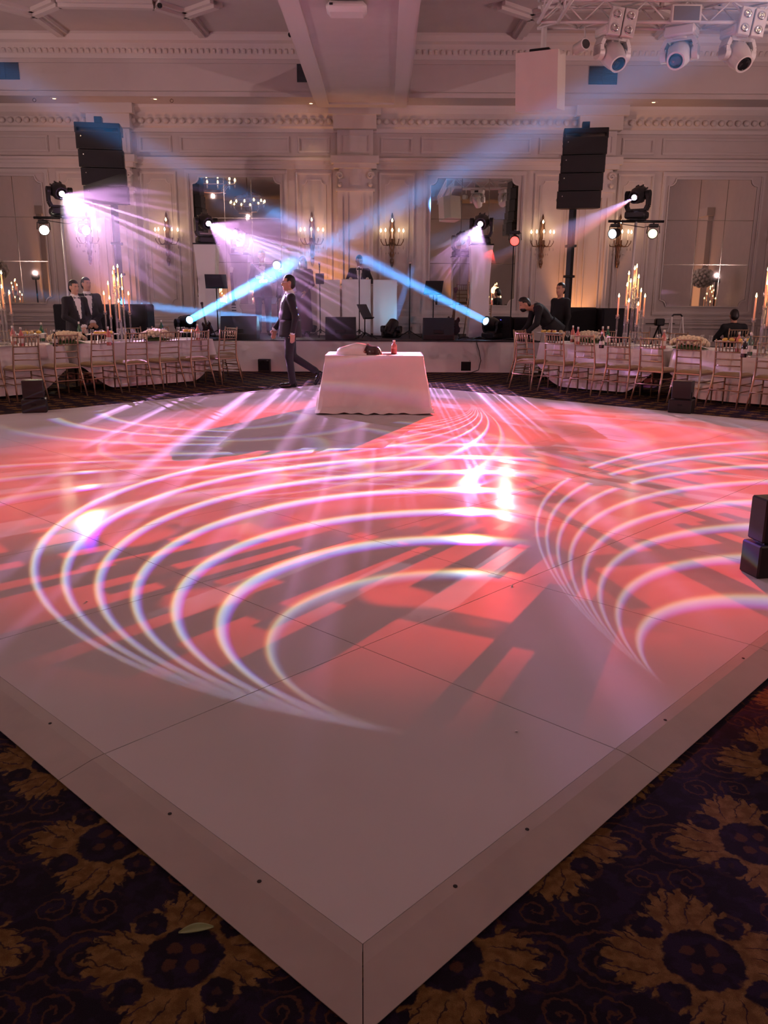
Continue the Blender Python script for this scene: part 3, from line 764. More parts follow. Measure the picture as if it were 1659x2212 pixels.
for i, s_ in enumerate((.35, 1.0, 1.7, 3.0, 3.7, 4.4)):
    p = rp(s_, 1.56); chair(p.x, p.y, -RN, 'gold chiavari chair, %s from the stage end, far side of the right banquet row' % ORD[i], 'chairs on the far side of the right banquet tables')

# ------------------------------------------------------------------ banquet tables under floor-length cloths
TZ = .745
def banquet(orig, d, n, s0, s1, n0, n1, label, group):
    """trestle table between s0..s1 along d and n0..n1 along n, cloth with scooped corners at the hem"""
    c = orig + d * ((s0 + s1) / 2) + n * ((n0 + n1) / 2); L = s1 - s0; Wd = n1 - n0
    rz = math.atan2(d.y, d.x)
    sg = 1 if Vector((-math.sin(rz), math.cos(rz))).dot(n) > 0 else -1
    t = thing('banquet_table', label, 'table', (c.x, c.y, 0), rz, group)
    MB().bbox(-L / 2 + .02, L / 2 - .02, -Wd / 2 + .02, Wd / 2 - .02, TZ - .04, TZ - .006, .006).build('table_top', M['wood'], t)
    for sx in (-1, 1):
        for sy in (-1, 1): MB().tube([(sx * (L / 2 - .3), sy * (Wd / 2 - .12), 0), (sx * (L / 2 - .3), sy * (Wd / 2 - .12), TZ - .04)], .016, 8).build('leg', M['blackmetal'], t)
    cl = MB(); N = 160
    R_ = .10
    def outline(u, grow):
        P = 2 * (L + Wd); q = (u % 1.) * P; hx, hy = L / 2, Wd / 2
        if q < L: x, y, nx, ny = -hx + q, -hy, 0, -1
        elif q < L + Wd: x, y, nx, ny = hx, -hy + (q - L), 1, 0
        elif q < 2 * L + Wd: x, y, nx, ny = hx - (q - L - Wd), hy, 0, 1
        else: x, y, nx, ny = -hx, hy - (q - 2 * L - Wd), -1, 0
        # round the corners
        cx, cy = max(-hx + R_, min(hx - R_, x)), max(-hy + R_, min(hy - R_, y))
        v = Vector((x - cx, y - cy)); 
        if v.length > 1e-6: vv = v.normalized(); x, y = cx + vv.x * R_, cy + vv.y * R_; nx, ny = vv.x, vv.y
        return x + nx * grow, y + ny * grow
    ph = random.uniform(0, 6)
    def skirt(u, v):
        x, y = outline(u, 0.); 
        endp = min(abs(abs(x) - L / 2), 2.) ; e = max(0, 1 - max(0, L / 2 - abs(x)) / .55)
        hem = .03 + .42 * e ** 1.6
        z = TZ - (TZ - hem) * v
        fold = math.sin(u * 96 + ph) * .5 + math.sin(u * 41 + 2 * ph) * .5
        gx, gy = outline(u, (.015 + .05 * v) + .022 * v * fold)
        return (gx, gy, z)
    cl.grid(skirt, N, 8, wrap=True)
    top = [outline(i / N, .0) for i in range(N)]
    b0 = len(cl.v); cl.raw([(x, y, TZ) for x, y in top], [tuple(range(N))])
    cb = cl.build('tablecloth', M['cloth'], t, 'auto')
    return t
TL1 = banquet(LO, LD, LN, -2.4, .86, .345, 1.20, 'long banquet table in blush cloth at the outer end, left row', 'banquet tables')
TL2 = banquet(LO, LD, LN, 1.06, 3.66, .345, 1.20, 'long banquet table in blush cloth at the stage end, left row', 'banquet tables')
TR1 = banquet(RO, RD, RN, -.12, 2.12, .345, 1.20, 'long banquet table in blush cloth at the stage end, right row', 'banquet tables')
TR2 = banquet(RO, RD, RN, 2.32, 5.6, .345, 1.20, 'long banquet table in blush cloth at the outer end, right row', 'banquet tables')

# ------------------------------------------------------------------ tableware
ZT = TZ + .0005
def wine_glass():
    t = thing('wine_glass', 'clear stemmed wine glass on a left banquet table', 'glass')
    MB().lathe([(.032, 0), (.032, .002), (.006, .006), (.0035, .02), (.0035, .085), (.012, .095)], n=12).build('stem', M['glass'], t, True)
    MB().lathe([(.010, .093), (.030, .115), (.037, .145), (.034, .185), (.030, .20), (.0285, .20), (.0325, .18), (.0355, .145), (.028, .117), (.006, .096)], n=14).build('bowl', M['glass'], t, True)
    return t
WG = wine_glass(); used = {}
def put(src, p, rz, label, group):
    k = src.name
    if not used.get(k):
        used[k] = 1; src.location = p; src.rotation_euler = (0, 0, rz); src['label'] = label; src['group'] = group; return src
    return dup(src, p, rz, label, group)
PL = thing('dinner_plate', 'white china plate', 'plate')
MB().lathe([(.07, 0), (.075, .004), (.125, .016), (.13, .018), (.128, .020), (.08, .008), (.001, .007)], n=24).build('plate_body', M['plate'], PL, True)
NP = thing('napkin', 'napkin', 'napkin')
nb = MB()
nb.grid(lambda u, v: ((u - .5) * (.10 + .05 * v), [.10, .05, 0., -.068, -.072, -.075, -.078, -.078][min(7, int(v * 7 + .5))] , [.012, .012, .012, .004, -.05, -.10, -.15, -.20][min(7, int(v * 7 + .5))] + .004 * math.sin(u * 9)), 6, 7)
nbo = nb.build('napkin_cloth', M['napkin'], NP, True); nbo.modifiers.new('thickness', 'SOLIDIFY').thickness = .003
def bottle(name, glass, label, h=.30, lab=True):
    t = thing(name, label, 'bottle'); k = h / .30
    MB().lathe([(.036, 0), (.038, .01), (.038, .17 * k), (.030, .205 * k), (.014, .235 * k), (.013, .285 * k), (.015, .287 * k), (.015, .30 * k), (.010, .30 * k)], n=14).build('bottle_body', glass, t, True)
    MB().lathe([(.0155, .262 * k), (.0158, .30 * k), (.012, .303 * k)], n=12).build('cap', M['label'], t, True)
    if lab: MB().lathe([(.0385, .05), (.0387, .052), (.0387, .13 * k), (.0385, .132 * k)], n=14).build('paper_label', M['label'], t, True)
    return t
BG = bottle('water_bottle', M['greenglass'], 'green glass bottle'); BD = bottle('cola_bottle', M['darkglass'], 'dark glass bottle', .24); BP = bottle('rose_bottle', M['pinkbottle'], 'rose pink bottle', .28)
TR = thing('serving_stand', 'raised food stand', 'food stand')
MB().lathe([(.19, .135), (.20, .14), (.20, .146), (.001, .146)], n=28, sx=1.35).build('tray', M['whiteplast'], TR, True)
for a in range(4): MB().tube([(.2 * math.cos(a * PI / 2 + .78), .14 * math.sin(a * PI / 2 + .78), 0), (.18 * math.cos(a * PI / 2 + .78), .12 * math.sin(a * PI / 2 + .78), .137)], .005, 6).build('leg', M['chrome'], TR)
for k in range(9):
    a = k * 2.4; rr = .03 + .015 * k; MB().ball((rr * 1.3 * math.cos(a), rr * math.sin(a), .165), .038, 8, 6, 1., 1., .7).build('fruit_slice', M['food'] if k % 3 else M['food2'], TR, True)
def rosebush(label, mtl, L=.60, Wd=.26, hgt=.17, n=70, r0=.034, cat='flowers'):
    t = thing('flower_arrangement', label, cat)
    rm = []
    for v in range(3):
        b = MB(); rr = random.Random(v)
        b.ball((0, 0, 0), 1, 9, 7); b.v = [tuple(Vector(p) * (1 + .10 * math.sin(5 * p[0] + v) * math.cos(6 * p[1]) + rr.uniform(-.05, .05))) for p in b.v]
        rm.append(b.mesh('rose_bloom', mtl, True))
    for k in range(n):
        g_a = k * 2.39996; f = math.sqrt((k + .5) / n)
        x, y = L / 2 * f * math.cos(g_a), Wd / 2 * f * math.sin(g_a); z = .04 + hgt * math.sqrt(max(0, 1 - f * f * .95)) * .78
        o = ob('rose_bloom', rm[k % 3], t, (x, y, z)); o.scale = [r0 * random.uniform(.85, 1.2)] * 3; o.rotation_euler = (random.uniform(0, 6), random.uniform(0, 6), random.uniform(0, 6))
    lf = MB(); lf.grid(lambda u, v: ((L / 2 + .01) * math.cos(u * 2 * PI) * (.3 + .7 * v), (Wd / 2 + .01) * math.sin(u * 2 * PI) * (.3 + .7 * v), .012 + .05 * (1 - v)), 24, 3, wrap=True)
    lf.build('foliage', M['leaf'], t, True)
    return t
RLl = math.atan2(LD.y, LD.x); RLr = math.atan2(RD.y, RD.x)
fa = rosebush('low centrepiece of cream roses near the pair of waiters', M['rose'])
p = gz(140, 744, ZT); fa.location = (p.x, p.y + .10, ZT); fa.rotation_euler = (0, 0, RLl)
p = gz(335, 737, ZT); dup(fa, (p.x, p.y + .08, ZT), RLl, 'low centrepiece of cream roses near the left floor beam light'); fa['group'] = 'rose centrepieces'
p = gz(1274, 741, ZT); o = dup(fa, (p.x, p.y + .08, ZT), RLr, 'low centrepiece of cream roses in front of the technicians')
p = gz(1492, 755, ZT); o = dup(fa, (p.x, p.y + .08, ZT), RLr, 'low centrepiece of cream roses beside the person sitting with back turned')
for o in col.objects:
    if o.get('label', '').startswith('low centrepiece'): o['group'] = 'rose centrepieces'
# settings
OBST = []
for px, py in ((140, 744), (335, 737), (1274, 741), (1492, 755)):
    q = gz(px, py, ZT); dd = LD if px < 800 else RD
    for e in (-.2, 0, .2): OBST.append((q.x + dd.x * e, q.y + .09 + dd.y * e, .17))
for px, py in ((66, 741), (412, 735), (1188, 736), (1582, 759), (222, 741)): q = gz(px, py, ZT); OBST.append((q.x, q.y, .27))
for px, py in ((258, 738), (1357, 752), (1652, 772), (2, 748)): q = gz(px, py, ZT); OBST.append((q.x, q.y, .22))
def free(x, y, r): return all(math.hypot(x - a, y - b) > c + r for a, b, c in OBST)
rnd = random.Random(5)
for (org, d, n, lo, hi, side, rz) in ((LO, LD, LN, -1.6, 3.5, 'left', RLl), (RO, RD, RN, .0, 5.2, 'right', RLr)):
    s_ = lo
    while s_ < hi:
        for nn in (.52, 1.02):
            q = org + d * s_ + n * nn
            if free(q.x, q.y, .10): put(PL, (q.x, q.y, ZT), 0, 'white dinner plate laid on a %s banquet table' % side, 'plates on the %s banquet tables' % side)
            for off in (.17, .28):
                q2 = org + d * (s_ + off + rnd.uniform(-.012, .012)) + n * (nn + (.10 if nn < .6 else -.10))
                if free(q2.x, q2.y, .03): put(WG, (q2.x, q2.y, ZT), rnd.uniform(0, 6), 'clear stemmed wine glass on a %s banquet table' % side, 'wine glasses on the %s banquet tables' % side)
        q = org + d * (s_ + .30) + n * .374
        if free(q.x, q.y, .05): put(NP, (q.x, q.y, ZT), rz, 'blush napkin hanging over the edge of a %s banquet table' % side, 'napkins on the %s banquet tables' % side)
        s_ += .59
for px, py, src, lab in ((365 // 4, 740, BG, 'green water bottle to the left of the waiters, left table'),):
    pass
BOT = [(92, 737, BG, 'green water bottle standing left of the rose centrepiece by the waiters'), (173, 733, BG, 'green water bottle directly in front of the waiters'), (120, 748, BD, 'dark cola bottle in front of the waiters\' rose centrepiece'),
       (30, 744, BP, 'pink bottle near the outer left candle cluster'), (48, 749, BP, 'pink bottle in front of the food stand, left outer table'), (350, 727, BG, 'green water bottle behind the second left rose centrepiece'),
       (428, 736, BP, 'pink bottle near the stage end of the left banquet table'), (236, 746, BP, 'pink bottle at the foot of the left candle cluster'),
       (1311, 746, BG, 'green water bottle beside the right candle cluster'), (1236, 739, BP, 'pink bottle on the right table before the technicians'), (1247, 744, BP, 'second pink bottle on the right table before the technicians'), (1300, 742, BP, 'pink bottle at the foot of the right candle cluster'),
       (1432, 754, BP, 'pink bottle left of the right-hand rose centrepiece'), (1299, 752, BD, 'dark cola bottle beside the right candle cluster'), (1618, 768, BG, 'green water bottle at the outer right candle cluster'), (1593, 760, BP, 'pink bottle in front of the seated person'), (1606, 772, BD, 'dark bottle by the outer right candle cluster')]
for px, py, src, lab in BOT:
    p = gz(px, py, ZT); put(src, (p.x, p.y, ZT), 0, lab, None) if False else None
    o = src if not used.get(src.name) else dup(src)
    used[src.name] = 1; o.location = (p.x, p.y, ZT); o['label'] = lab
for px, py, lab in ((66, 741, 'raised tray of sliced fruit on the outer left banquet table'), (412, 735, 'raised tray of sliced fruit at the stage end, left banquet table'), (1188, 736, 'raised tray of sliced fruit at the stage end, right banquet table'), (1582, 759, 'raised tray of sliced fruit in front of the seated person'), (222, 741, 'raised tray of sliced fruit between the waiters and the candle cluster')):
    p = gz(px, py, ZT); o = TR if not used.get(TR.name) else dup(TR); used[TR.name] = 1
    o.location = (p.x, p.y, ZT); o['label'] = lab; o['group'] = 'food stands on the banquet tables'; o.rotation_euler = (0, 0, RLl if px < 800 else RLr)

# candle clusters: clear acrylic stems with peach candles and little crystal cups
def candelabra(label):
    t = thing('candelabra', label, 'candelabra', group='tall acrylic candle clusters')
    MB().lathe([(.21, 0), (.21, .012), (.19, .018), (.001, .018)], n=28).build('base', M['acrylic'], t, True)
    spots = [(-.235, 0, .62), (.235, .02, .62), (-.12, -.06, .78), (-.06, .10, .95), (.0, -.03, 1.02), (.055, .04, 1.05), (.11, .07, .90), (.08, -.13, .50), (-.09, -.13, .55), (.0, .16, .84), (.14, -.04, .70)]
    for (x, y, z) in spots:
        x *= .85; y *= .85
        st = MB().tube([(x, y, .015), (x, y, z - .18)], .013, 8).build('stem', M['acrylic'], t, True)
        MB().lathe([(.014, z - .18), (.030, z - .175), (.026, z - .15), (.030, z - .125), (.020, z - .12)], (x, y, 0), 10).build('cup', M['crystal'], t, True)
        cd = MB().lathe([(.0115, z - .15), (.0115, z + .13), (.004, z + .135)], (x, y, 0), 10).build('candle', M['candle'], t, True)
        MB().lathe([(.001, z + .132), (.0125, z + .148), (.009, z + .168), (.001, z + .195)], (x, y, 0), 8).build('flame', M['flame'], cd, True)
    return t
CA = candelabra('tall cluster of peach candles on acrylic stems beside the two waiters')
for i, (px, py, lab) in enumerate(((258, 738, None), (1357, 752, 'tall cluster of peach candles on acrylic stems near the lamp tree, right table'), (1652, 772, 'tall cluster of peach candles at the outer end, right table'), (2, 748, 'tall cluster of peach candles at the outer end, left table'))):
    p = gz(px, py, ZT); o = CA if i == 0 else dup(CA, None, None, lab); o.location = (p.x, p.y, ZT)
    point('candle_glow', (p.x, p.y - .05, ZT + 1.0), 9, (1., .55, .22), .12)

# ------------------------------------------------------------------ the draped table on the dance floor
c1, c2 = gz(703, 769, .76), gz(913, 769, .76)
cx, Wt = (c1.x + c2.x) / 2, (c2.x - c1.x); yf = (c1.y + c2.y) / 2; Dt = .76
DT = thing('draped_table', 'square table under a blush floor-length cloth in the middle of the dance floor', 'table', (cx, yf + Dt / 2, FZ))
MB().bbox(-Wt / 2, Wt / 2, -Dt / 2, Dt / 2, .70, .725, .005).build('table_top', M['wood'], DT)
for sx in (-1, 1):
    for sy in (-1, 1): MB().tube([(sx * (Wt / 2 - .1), sy * (Dt / 2 - .1), 0), (sx * (Wt / 2 - .1), sy * (Dt / 2 - .1), .70)], .018, 8).build('leg', M['blackmetal'], DT)
cl = MB(); N = 128
def cloth_pt(u, v):
    P = 4.; q = (u % 1.) * P; side = int(q) % 4; f = q - int(q)
    hx, hy = Wt / 2, Dt / 2
    x, y = [(-hx + f * 2 * hx, -hy), (hx, -hy + f * 2 * hy), (hx - f * 2 * hx, hy), (-hx, hy - f * 2 * hy)][side]
    nx, ny = [(0, -1), (1, 0), (0, 1), (-1, 0)][side]
    corner = max(0, 1 - min(f, 1 - f) / .16)
    if f < .16: pn = [(0, -1), (1, 0), (0, 1), (-1, 0)][side - 1]
    else: pn = [(0, -1), (1, 0), (0, 1), (-1, 0)][(side + 1) % 4]
    w = corner * .5
    nx, ny = nx * (1 - w) + pn[0] * w, ny * (1 - w) + pn[1] * w; l = math.hypot(nx, ny); nx, ny = nx / l, ny / l
    drop = v
    out = .01 + .085 * drop ** 1.3 + (.05 + .03 * math.sin(drop * 3)) * corner * drop
    fold = ((.030 * math.sin((f - .35 * drop) * 11 + side * 2.3) + .016 * math.sin((f + .5 * drop) * 23 + side)) * (1 - corner) + .034 * corner * math.sin(f * 55)) * drop
    pud = max(0, drop - .93) / .07
    z = .735 - drop * .728 + (.012 * (1 + math.sin(f * 41 + side)) * (drop > .9)) * .8
    out += .03 * pud * (1 + .6 * math.sin(f * 33 + side * 1.7))
    return (x + nx * (out + fold), y + ny * (out + fold), max(z, .004))
cl.grid(cloth_pt, N, 22, wrap=True)
cl.grid(lambda u, v: ((u - .5) * Wt, (v - .5) * Dt, .735), 8, 8)
cl.build('tablecloth', M['cloth'], DT, 'auto')
# cloth-covered bundle, half white half dark, on the table
b_ = at(772, 768, yf + .18)
BU = thing('covered_bundle', 'rounded bundle wrapped in white cloth with a dark end', 'bundle', (b_.x, yf + .22, FZ + .737))
def dome(u, v, x0, x1, k=1.):
    a = PI * v; x = x0 + (x1 - x0) * u; e = 1 - (2 * (x + .28) / .60 - 1) ** 2; e = max(e, 0) ** .42
    wob = 1 + .06 * math.sin(9 * u + 4 * v) + .05 * math.sin(13 * v - 5 * u)
    return (x, -.15 * math.cos(a) * e * k * wob, max(.0, .135 * math.sin(a) ** .8 * e * k * wob))
wb = MB().grid(lambda u, v: dome(u, v, -.28, .12), 18, 14); o = wb.build('white_wrap', M['whitecloth'], BU, True)
wb = MB().grid(lambda u, v: dome(u, v, .07 + .06 * math.sin(PI * v), .32, 1.03), 10, 14); wb.build('dark_wrap', M['dguitar'], BU, True)
b_ = at(851, 765, yf + .30)
BT = bottle('small_bottle', M['pinkbottle'], 'slim glass cruet on a tray beside the wrapped bundle', .17, False); BT.location = (b_.x, yf + .30, FZ + .741)
b_ = at(846, 766, yf + .30)
ty = MB().lathe([(.07, 0), (.10, .003), (.10, .005), (.001, .004)], n=20).build('small_tray', M['blackmetal']); ty.location = (b_.x - .02, yf + .30, FZ + .736); tag(ty, 'small dark round tray beneath the slim cruet', 'tray')

# round side tables with tall flower globes (outside the picture, mirrored in the wall)
def side_table(label, x, y):
    t = thing('round_table', 'round table in blush cloth ' + label, 'table', (x, y, 0), 0, 'round side tables')
    MB().lathe([(.03, 0), (.03, .7)], n=10).build('pedestal', M['blackmetal'], t); MB().lathe([(.88, .72), (.90, .73), (.90, .735), (.001, .735)], n=36).build('table_top', M['wood'], t, 'auto')
    MB().grid(lambda u, v: ((.905 + .06 * v + .02 * v * math.sin(u * 2 * PI * 18)) * math.cos(2 * PI * u), (.905 + .06 * v + .02 * v * math.sin(u * 2 * PI * 18)) * math.sin(2 * PI * u), .742 - .72 * v), 108, 6, wrap=True).lathe([(.905, .738), (.9, .742), (.001, .742)], n=36).build('tablecloth', M['cloth'], t, 'auto')
    f = thing('flower_globe', 'tall globe of white hydrangeas on a clear stand ' + label, 'flowers', (x, y, .7425), 0, 'tall flower globes')
    MB().lathe([(.16, 0), (.16, .01), (.02, .03), (.02, 1.2), (.10, 1.25)], n=18).build('stand', M['acrylic'], f, True)
    bm = MB(); bm.ball((0, 0, 0), 1, 8, 6); me = bm.mesh('bloom', M['hydr'], True)
    for k in range(90):
        z = 1 - 2 * (k + .5) / 90; a = k * 2.39996; r = math.sqrt(1 - z * z); o = ob('bloom', me, f, (.38 * r * math.cos(a), .38 * r * math.sin(a), 1.48 + .28 * z)); o.scale = [.075] * 3
    cc = dup(CA, (x + .45, y - .3, .7425), 0, 'tall cluster of peach candles ' + label)
side_table('near the right wall', 11.4, 11.2); side_table('near the left wall', -11.4, 17.0)
# ------------------------------------------------------------------ show lights
def basis(d):                                      # rotation taking +y to d, keeping up up
    d = Vector(d).normalized(); x = d.cross(Vector((0, 0, 1)));
    if x.length < 1e-5: x = Vector((1, 0, 0))
    x.normalize(); z = x.cross(d)
    return Matrix((x, d, z)).transposed()
def moving_head(label, lens_at, aim, lens_mat, body, k=1., hang=False, group=None, floor=None, lr=.070, name='moving_head_light'):
    """lens centre at lens_at, looking to aim; base below (or above when hung)"""
    d = (Vector(aim) - Vector(lens_at)).normalized(); R3 = basis(d)
    piv = Vector(lens_at) - d * (.20 * k)          # tilt pivot
    up = -1. if hang else 1.
    zb = piv.z - up * .36 * k if floor is None else floor
    t = thing(name, label, 'stage light', (piv.x, piv.y, zb), 0, group)
    yaw = math.atan2(d.y, d.x) - PI / 2; RZ = Matrix.Rotation(yaw, 3, 'Z')
    L = Vector((0, 0, piv.z - zb))
    hb = (piv.z - zb) * up
    # base
    b = MB().bbox(-.16 * k, .16 * k, -.13 * k, .13 * k, 0, .11 * k, .018 * k)
    b.bbox(-.17 * k, .17 * k, -.10 * k, .10 * k, .02 * k, .08 * k, .01 * k).lathe([(.10 * k, .11 * k), (.10 * k, .13 * k)], n=18)
    if hang: b.v = [(x, y, -z) for x, y, z in b.v]; b.f = [f[::-1] for f in b.f]
    b.xf(RZ.to_4x4()); bo = b.build('base', body, t, 'auto')
    s_ = MB().cbox((0, -.132 * k * 1, .06 * k * up), (.10 * k, .012 * k, .05 * k)).xf(RZ.to_4x4()); s_.build('display', M['darklens'], bo)
    # yoke
    y = MB(); w = .175 * k
    pts = [(-w, hb + .02 * k), (-w, .20 * k), (-w * .8, .125 * k), (w * .8, .125 * k), (w, .20 * k), (w, hb + .02 * k)]
    for i in range(5):
        (xa, za), (xb, zb_) = pts[i], pts[i + 1]
        dv = Vector((xb - xa, zb_ - za)); n = Vector((-dv.y, dv.x)).normalized() * .022 * k
        poly = [(xa + n.x, za + n.y), (xb + n.x, zb_ + n.y), (xb - n.x, zb_ - n.y), (xa - n.x, za - n.y)]
        y.extrude(poly, lambda u, v: (u, -.065 * k, v * up), lambda u, v: (u, .065 * k, v * up))
    for sx in (-1, 1): y.cyl((sx * (w + .022 * k), 0, hb * up), (sx * (w - .04 * k), 0, hb * up), .07 * k, n=14)
    y.xf(RZ.to_4x4()); y.build('yoke', body, t, 'auto')
    # head along +y
    h_ = MB()
    prof = [(.001, -.185), (.085, -.175), (.115, -.14), (.128, -.05), (.128, .03), (.115, .10), (.098, .16), (.096, .185), (.078, .185), (.074, .175), (.001, .172)]
    h_.lathe([(r * k, z * k) for r, z in prof], n=20)
    for a in range(10):
        an = a * 2 * PI / 10; h_.cbox((.127 * k * math.cos(an), .127 * k * math.sin(an), -.09 * k), (.02 * k, .02 * k, .11 * k))
    MX = Matrix.Translation(L) @ R3.to_4x4() @ Matrix.Rotation(-PI / 2, 4, 'X')
    h_.xf(MX); ho = h_.build('head', body, t, 'auto')
    MB().lathe([(.074 * k, .176 * k), (.070 * k, .184 * k), (lr * k, .183 * k)], n=20).xf(MX).build('bezel', M['darklens'], ho, True)
    ln = MB().lathe([(lr * k, .180 * k), (lr * .8 * k, .187 * k), (.001, .190 * k)], n=20).xf(MX); ln.build('lens', lens_mat, ho, True)
    return t
def lens_of(k, back=.03): return HEAD[k] - (Vector(AIMS[k]) - HEAD[k]).normalized() * back
BL = M['black']
mh = {}
mh['A'] = moving_head('black moving head light throwing lilac rays, on the left lamp tree', lens_of('A'), AIMS['A'], M['lenspurple'], BL, 1.25, lr=.045, group='moving heads with lilac rays')
mh['D'] = moving_head('black moving head light throwing lilac rays, on the right lamp tree', lens_of('D'), AIMS['D'], M['lenspurple'], BL, 1.25, lr=.045, group='moving heads with lilac rays')
mh['B'] = moving_head('black moving head light throwing lilac rays, on the stage column beside the left mirror', lens_of('B'), AIMS['B'], M['lenspurple'], BL, 1.25, lr=.045, group='moving heads with lilac rays')
mh['C'] = moving_head('black moving head light throwing lilac rays, on the stage column by the bar stool', lens_of('C'), AIMS['C'], M['lenspurple'], BL, 1.25, lr=.045, group='moving heads with lilac rays')
# white covered columns under B and C
for k, lab in (('B', 'white stretch-covered stage column by the left mirror'), ('C', 'white stretch-covered stage column by the bar stool')):
    L = mh[k].location; t = thing('stage_column', lab, 'column', (L.x, L.y, SZ))
    hh = L.z - SZ
    c = MB().grid(lambda u, v: ((.19 + .05 * (2 * v - 1) ** 2) * [-1, 1, 1, -1, -1][int(u * 4 + .5)], (.19 + .05 * (2 * v - 1) ** 2) * [-1, -1, 1, 1, -1][int(u * 4 + .5)], .02 + v * (hh - .05)), 4, 10)
    c.build('stretch_cover', M['whitecloth'], t)
    MB().box(-.26, .26, -.26, .26, 0, .02).build('base_plate', M['blackmetal'], t); MB().box(-.25, .25, -.25, .25, hh - .03, hh).build('top_plate', M['blackmetal'], t)
# lamp trees: white pole, black crossbar, two par cans
def par_can(label, loc, aim, lens, energy, colour, group='par cans'):
    t = thing('par_can', label, 'stage light', loc, 0, group); d = (Vector(aim) - Vector(loc)).normalized(); R3 = basis(d)
    drop = -.20
    MB().tube([(0, 0, 0), (0, 0, -.05)], .02, 8).bbox(-.09, .09, -.05, .05, -.085, -.02, .01).build('clamp', BL, t)
    y = MB(); xx = R3 @ Vector((1, 0, 0))
    y.tube([Vector((0, 0, -.05)), Vector((0, 0, -.06)) + xx * .115, Vector((0, 0, drop)) + xx * .125], .010, 6); y.tube([Vector((0, 0, -.05)), Vector((0, 0, -.06)) - xx * .115, Vector((0, 0, drop)) - xx * .125], .010, 6); y.build('yoke', BL, t)
    MX = Matrix.Translation((0, 0, drop)) @ R3.to_4x4() @ Matrix.Rotation(-PI / 2, 4, 'X')
    hb = MB().lathe([(.06, -.13), (.085, -.11), (.10, .02), (.105, .09), (.094, .09), (.092, .075), (.001, .073)], n=20).xf(MX).build('can', BL, t, 'auto')
    MB().lathe([(.09, .076), (.06, .088), (.001, .092)], n=20).xf(MX).build('lens', lens, hb, True)
    p = Vector(loc) + Vector((0, 0, drop)) + d * .14
    if energy: spot('par_can_lamp', p, aim, energy, colour, 70, .6, .08)
    return t
for k, side in (('A', 'left'), ('D', 'right')):
    L = mh[k].location; zb = L.z
    t = thing('lamp_tree', 'slim white pole with black crossbar carrying lamps, %s of the stage' % side, 'light stand', (L.x, L.y, 0))
    MB().tube([(0, 0, .03), (0, 0, zb - .06)], .028, 10).build('pole', M['whitemetal'], t, True)
    MB().lathe([(.26, 0), (.26, .018), (.05, .03), (.05, .05)], n=24).build('base', M['whitemetal'], t, True)
    MB().tube([(-.56, 0, zb - .05), (.56, 0, zb - .05)], .026, 10).build('crossbar', M['blackmetal'], t, True)
    MB().bbox(-.17, .17, -.12, .12, zb - .035, zb - .003, .006).build('top_plate', M['blackmetal'], t)
    MB().tube([(-.5, -.04, zb - .07), (-.2, -.05, zb - .12), (.15, -.05, zb - .17), (.4, -.04, zb - .10)], .008, 6).build('cable', M['cable'], t, True)
L = mh['A'].location
par_can('black par can with a glaring warm lens, on the left lamp tree', (L.x - .38, L.y, L.z - .08), (-1.0, 6., .8), M['lenshot'], 160, (1., .85, .6))
par_can('black par can with a white lens turned sideways, on the left lamp tree', (L.x + .44, L.y, L.z - .08), (2.5, 9., .8), M['lens'], 120, (.9, .92, 1.))
L = mh['D'].location
par_can('black par can with a white lens turned sideways, on the right lamp tree', (L.x - .42, L.y, L.z - .08), (-3.0, 10., .8), M['lens'], 120, (.9, .92, 1.))
par_can('black par can with a pale yellow lens, on the right lamp tree', (L.x + .36, L.y, L.z - .08), (-.5, 3., .9), M['lenswarm'], 90, (1., .9, .65))
t = par_can('added black wash can with a red lens on a thin stand at the stage corner', (REDP.x, REDP.y + .14, REDP.z + .20), Vector((.2, 7.4, 0)), M['lensred'], 0, None)  # fixture added to carry the red floor wash
MB().tube([(.0, .02, 0), (.0, .12, .0), (0, .16, -.1), (0, .16, -(REDP.z + .2 - SZ - .03))], .012, 6).build('stand_pole', M['blackmetal'], t); MB().lathe([(.15, 0), (.15, .015), (.03, .025)], (0, .16, -(REDP.z + .2 - SZ - .009)), 18).build('stand_base', M['blackmetal'], t)
# beam lights on the stage deck
BEAM = {1: (at(412, 690, 17.9), at(1490, 96, 9.6)), 2: (at(605, 692, 18.9), at(-90, 618, 16.6)), 3: (at(852, 692, 18.6), at(937, 445, 20.9)), 4: (at(1046, 692, 17.72), at(150, 236, 12.5))}
for k, lab in ((1, 'black deck moving head with the broadest blue beam, beside the left music stand'), (2, 'black moving head on the stage deck behind the striding person'), (3, 'black moving head on the stage deck in front of the white booth'), (4, 'black moving head on the stage deck in front of the equipment cases')):
    a, b = BEAM[k]
    moving_head(lab, a - (b - a).normalized() * .03, b, M['lensblue'], BL, 1.15, group='deck moving heads with blue beams', floor=SZ + .008)

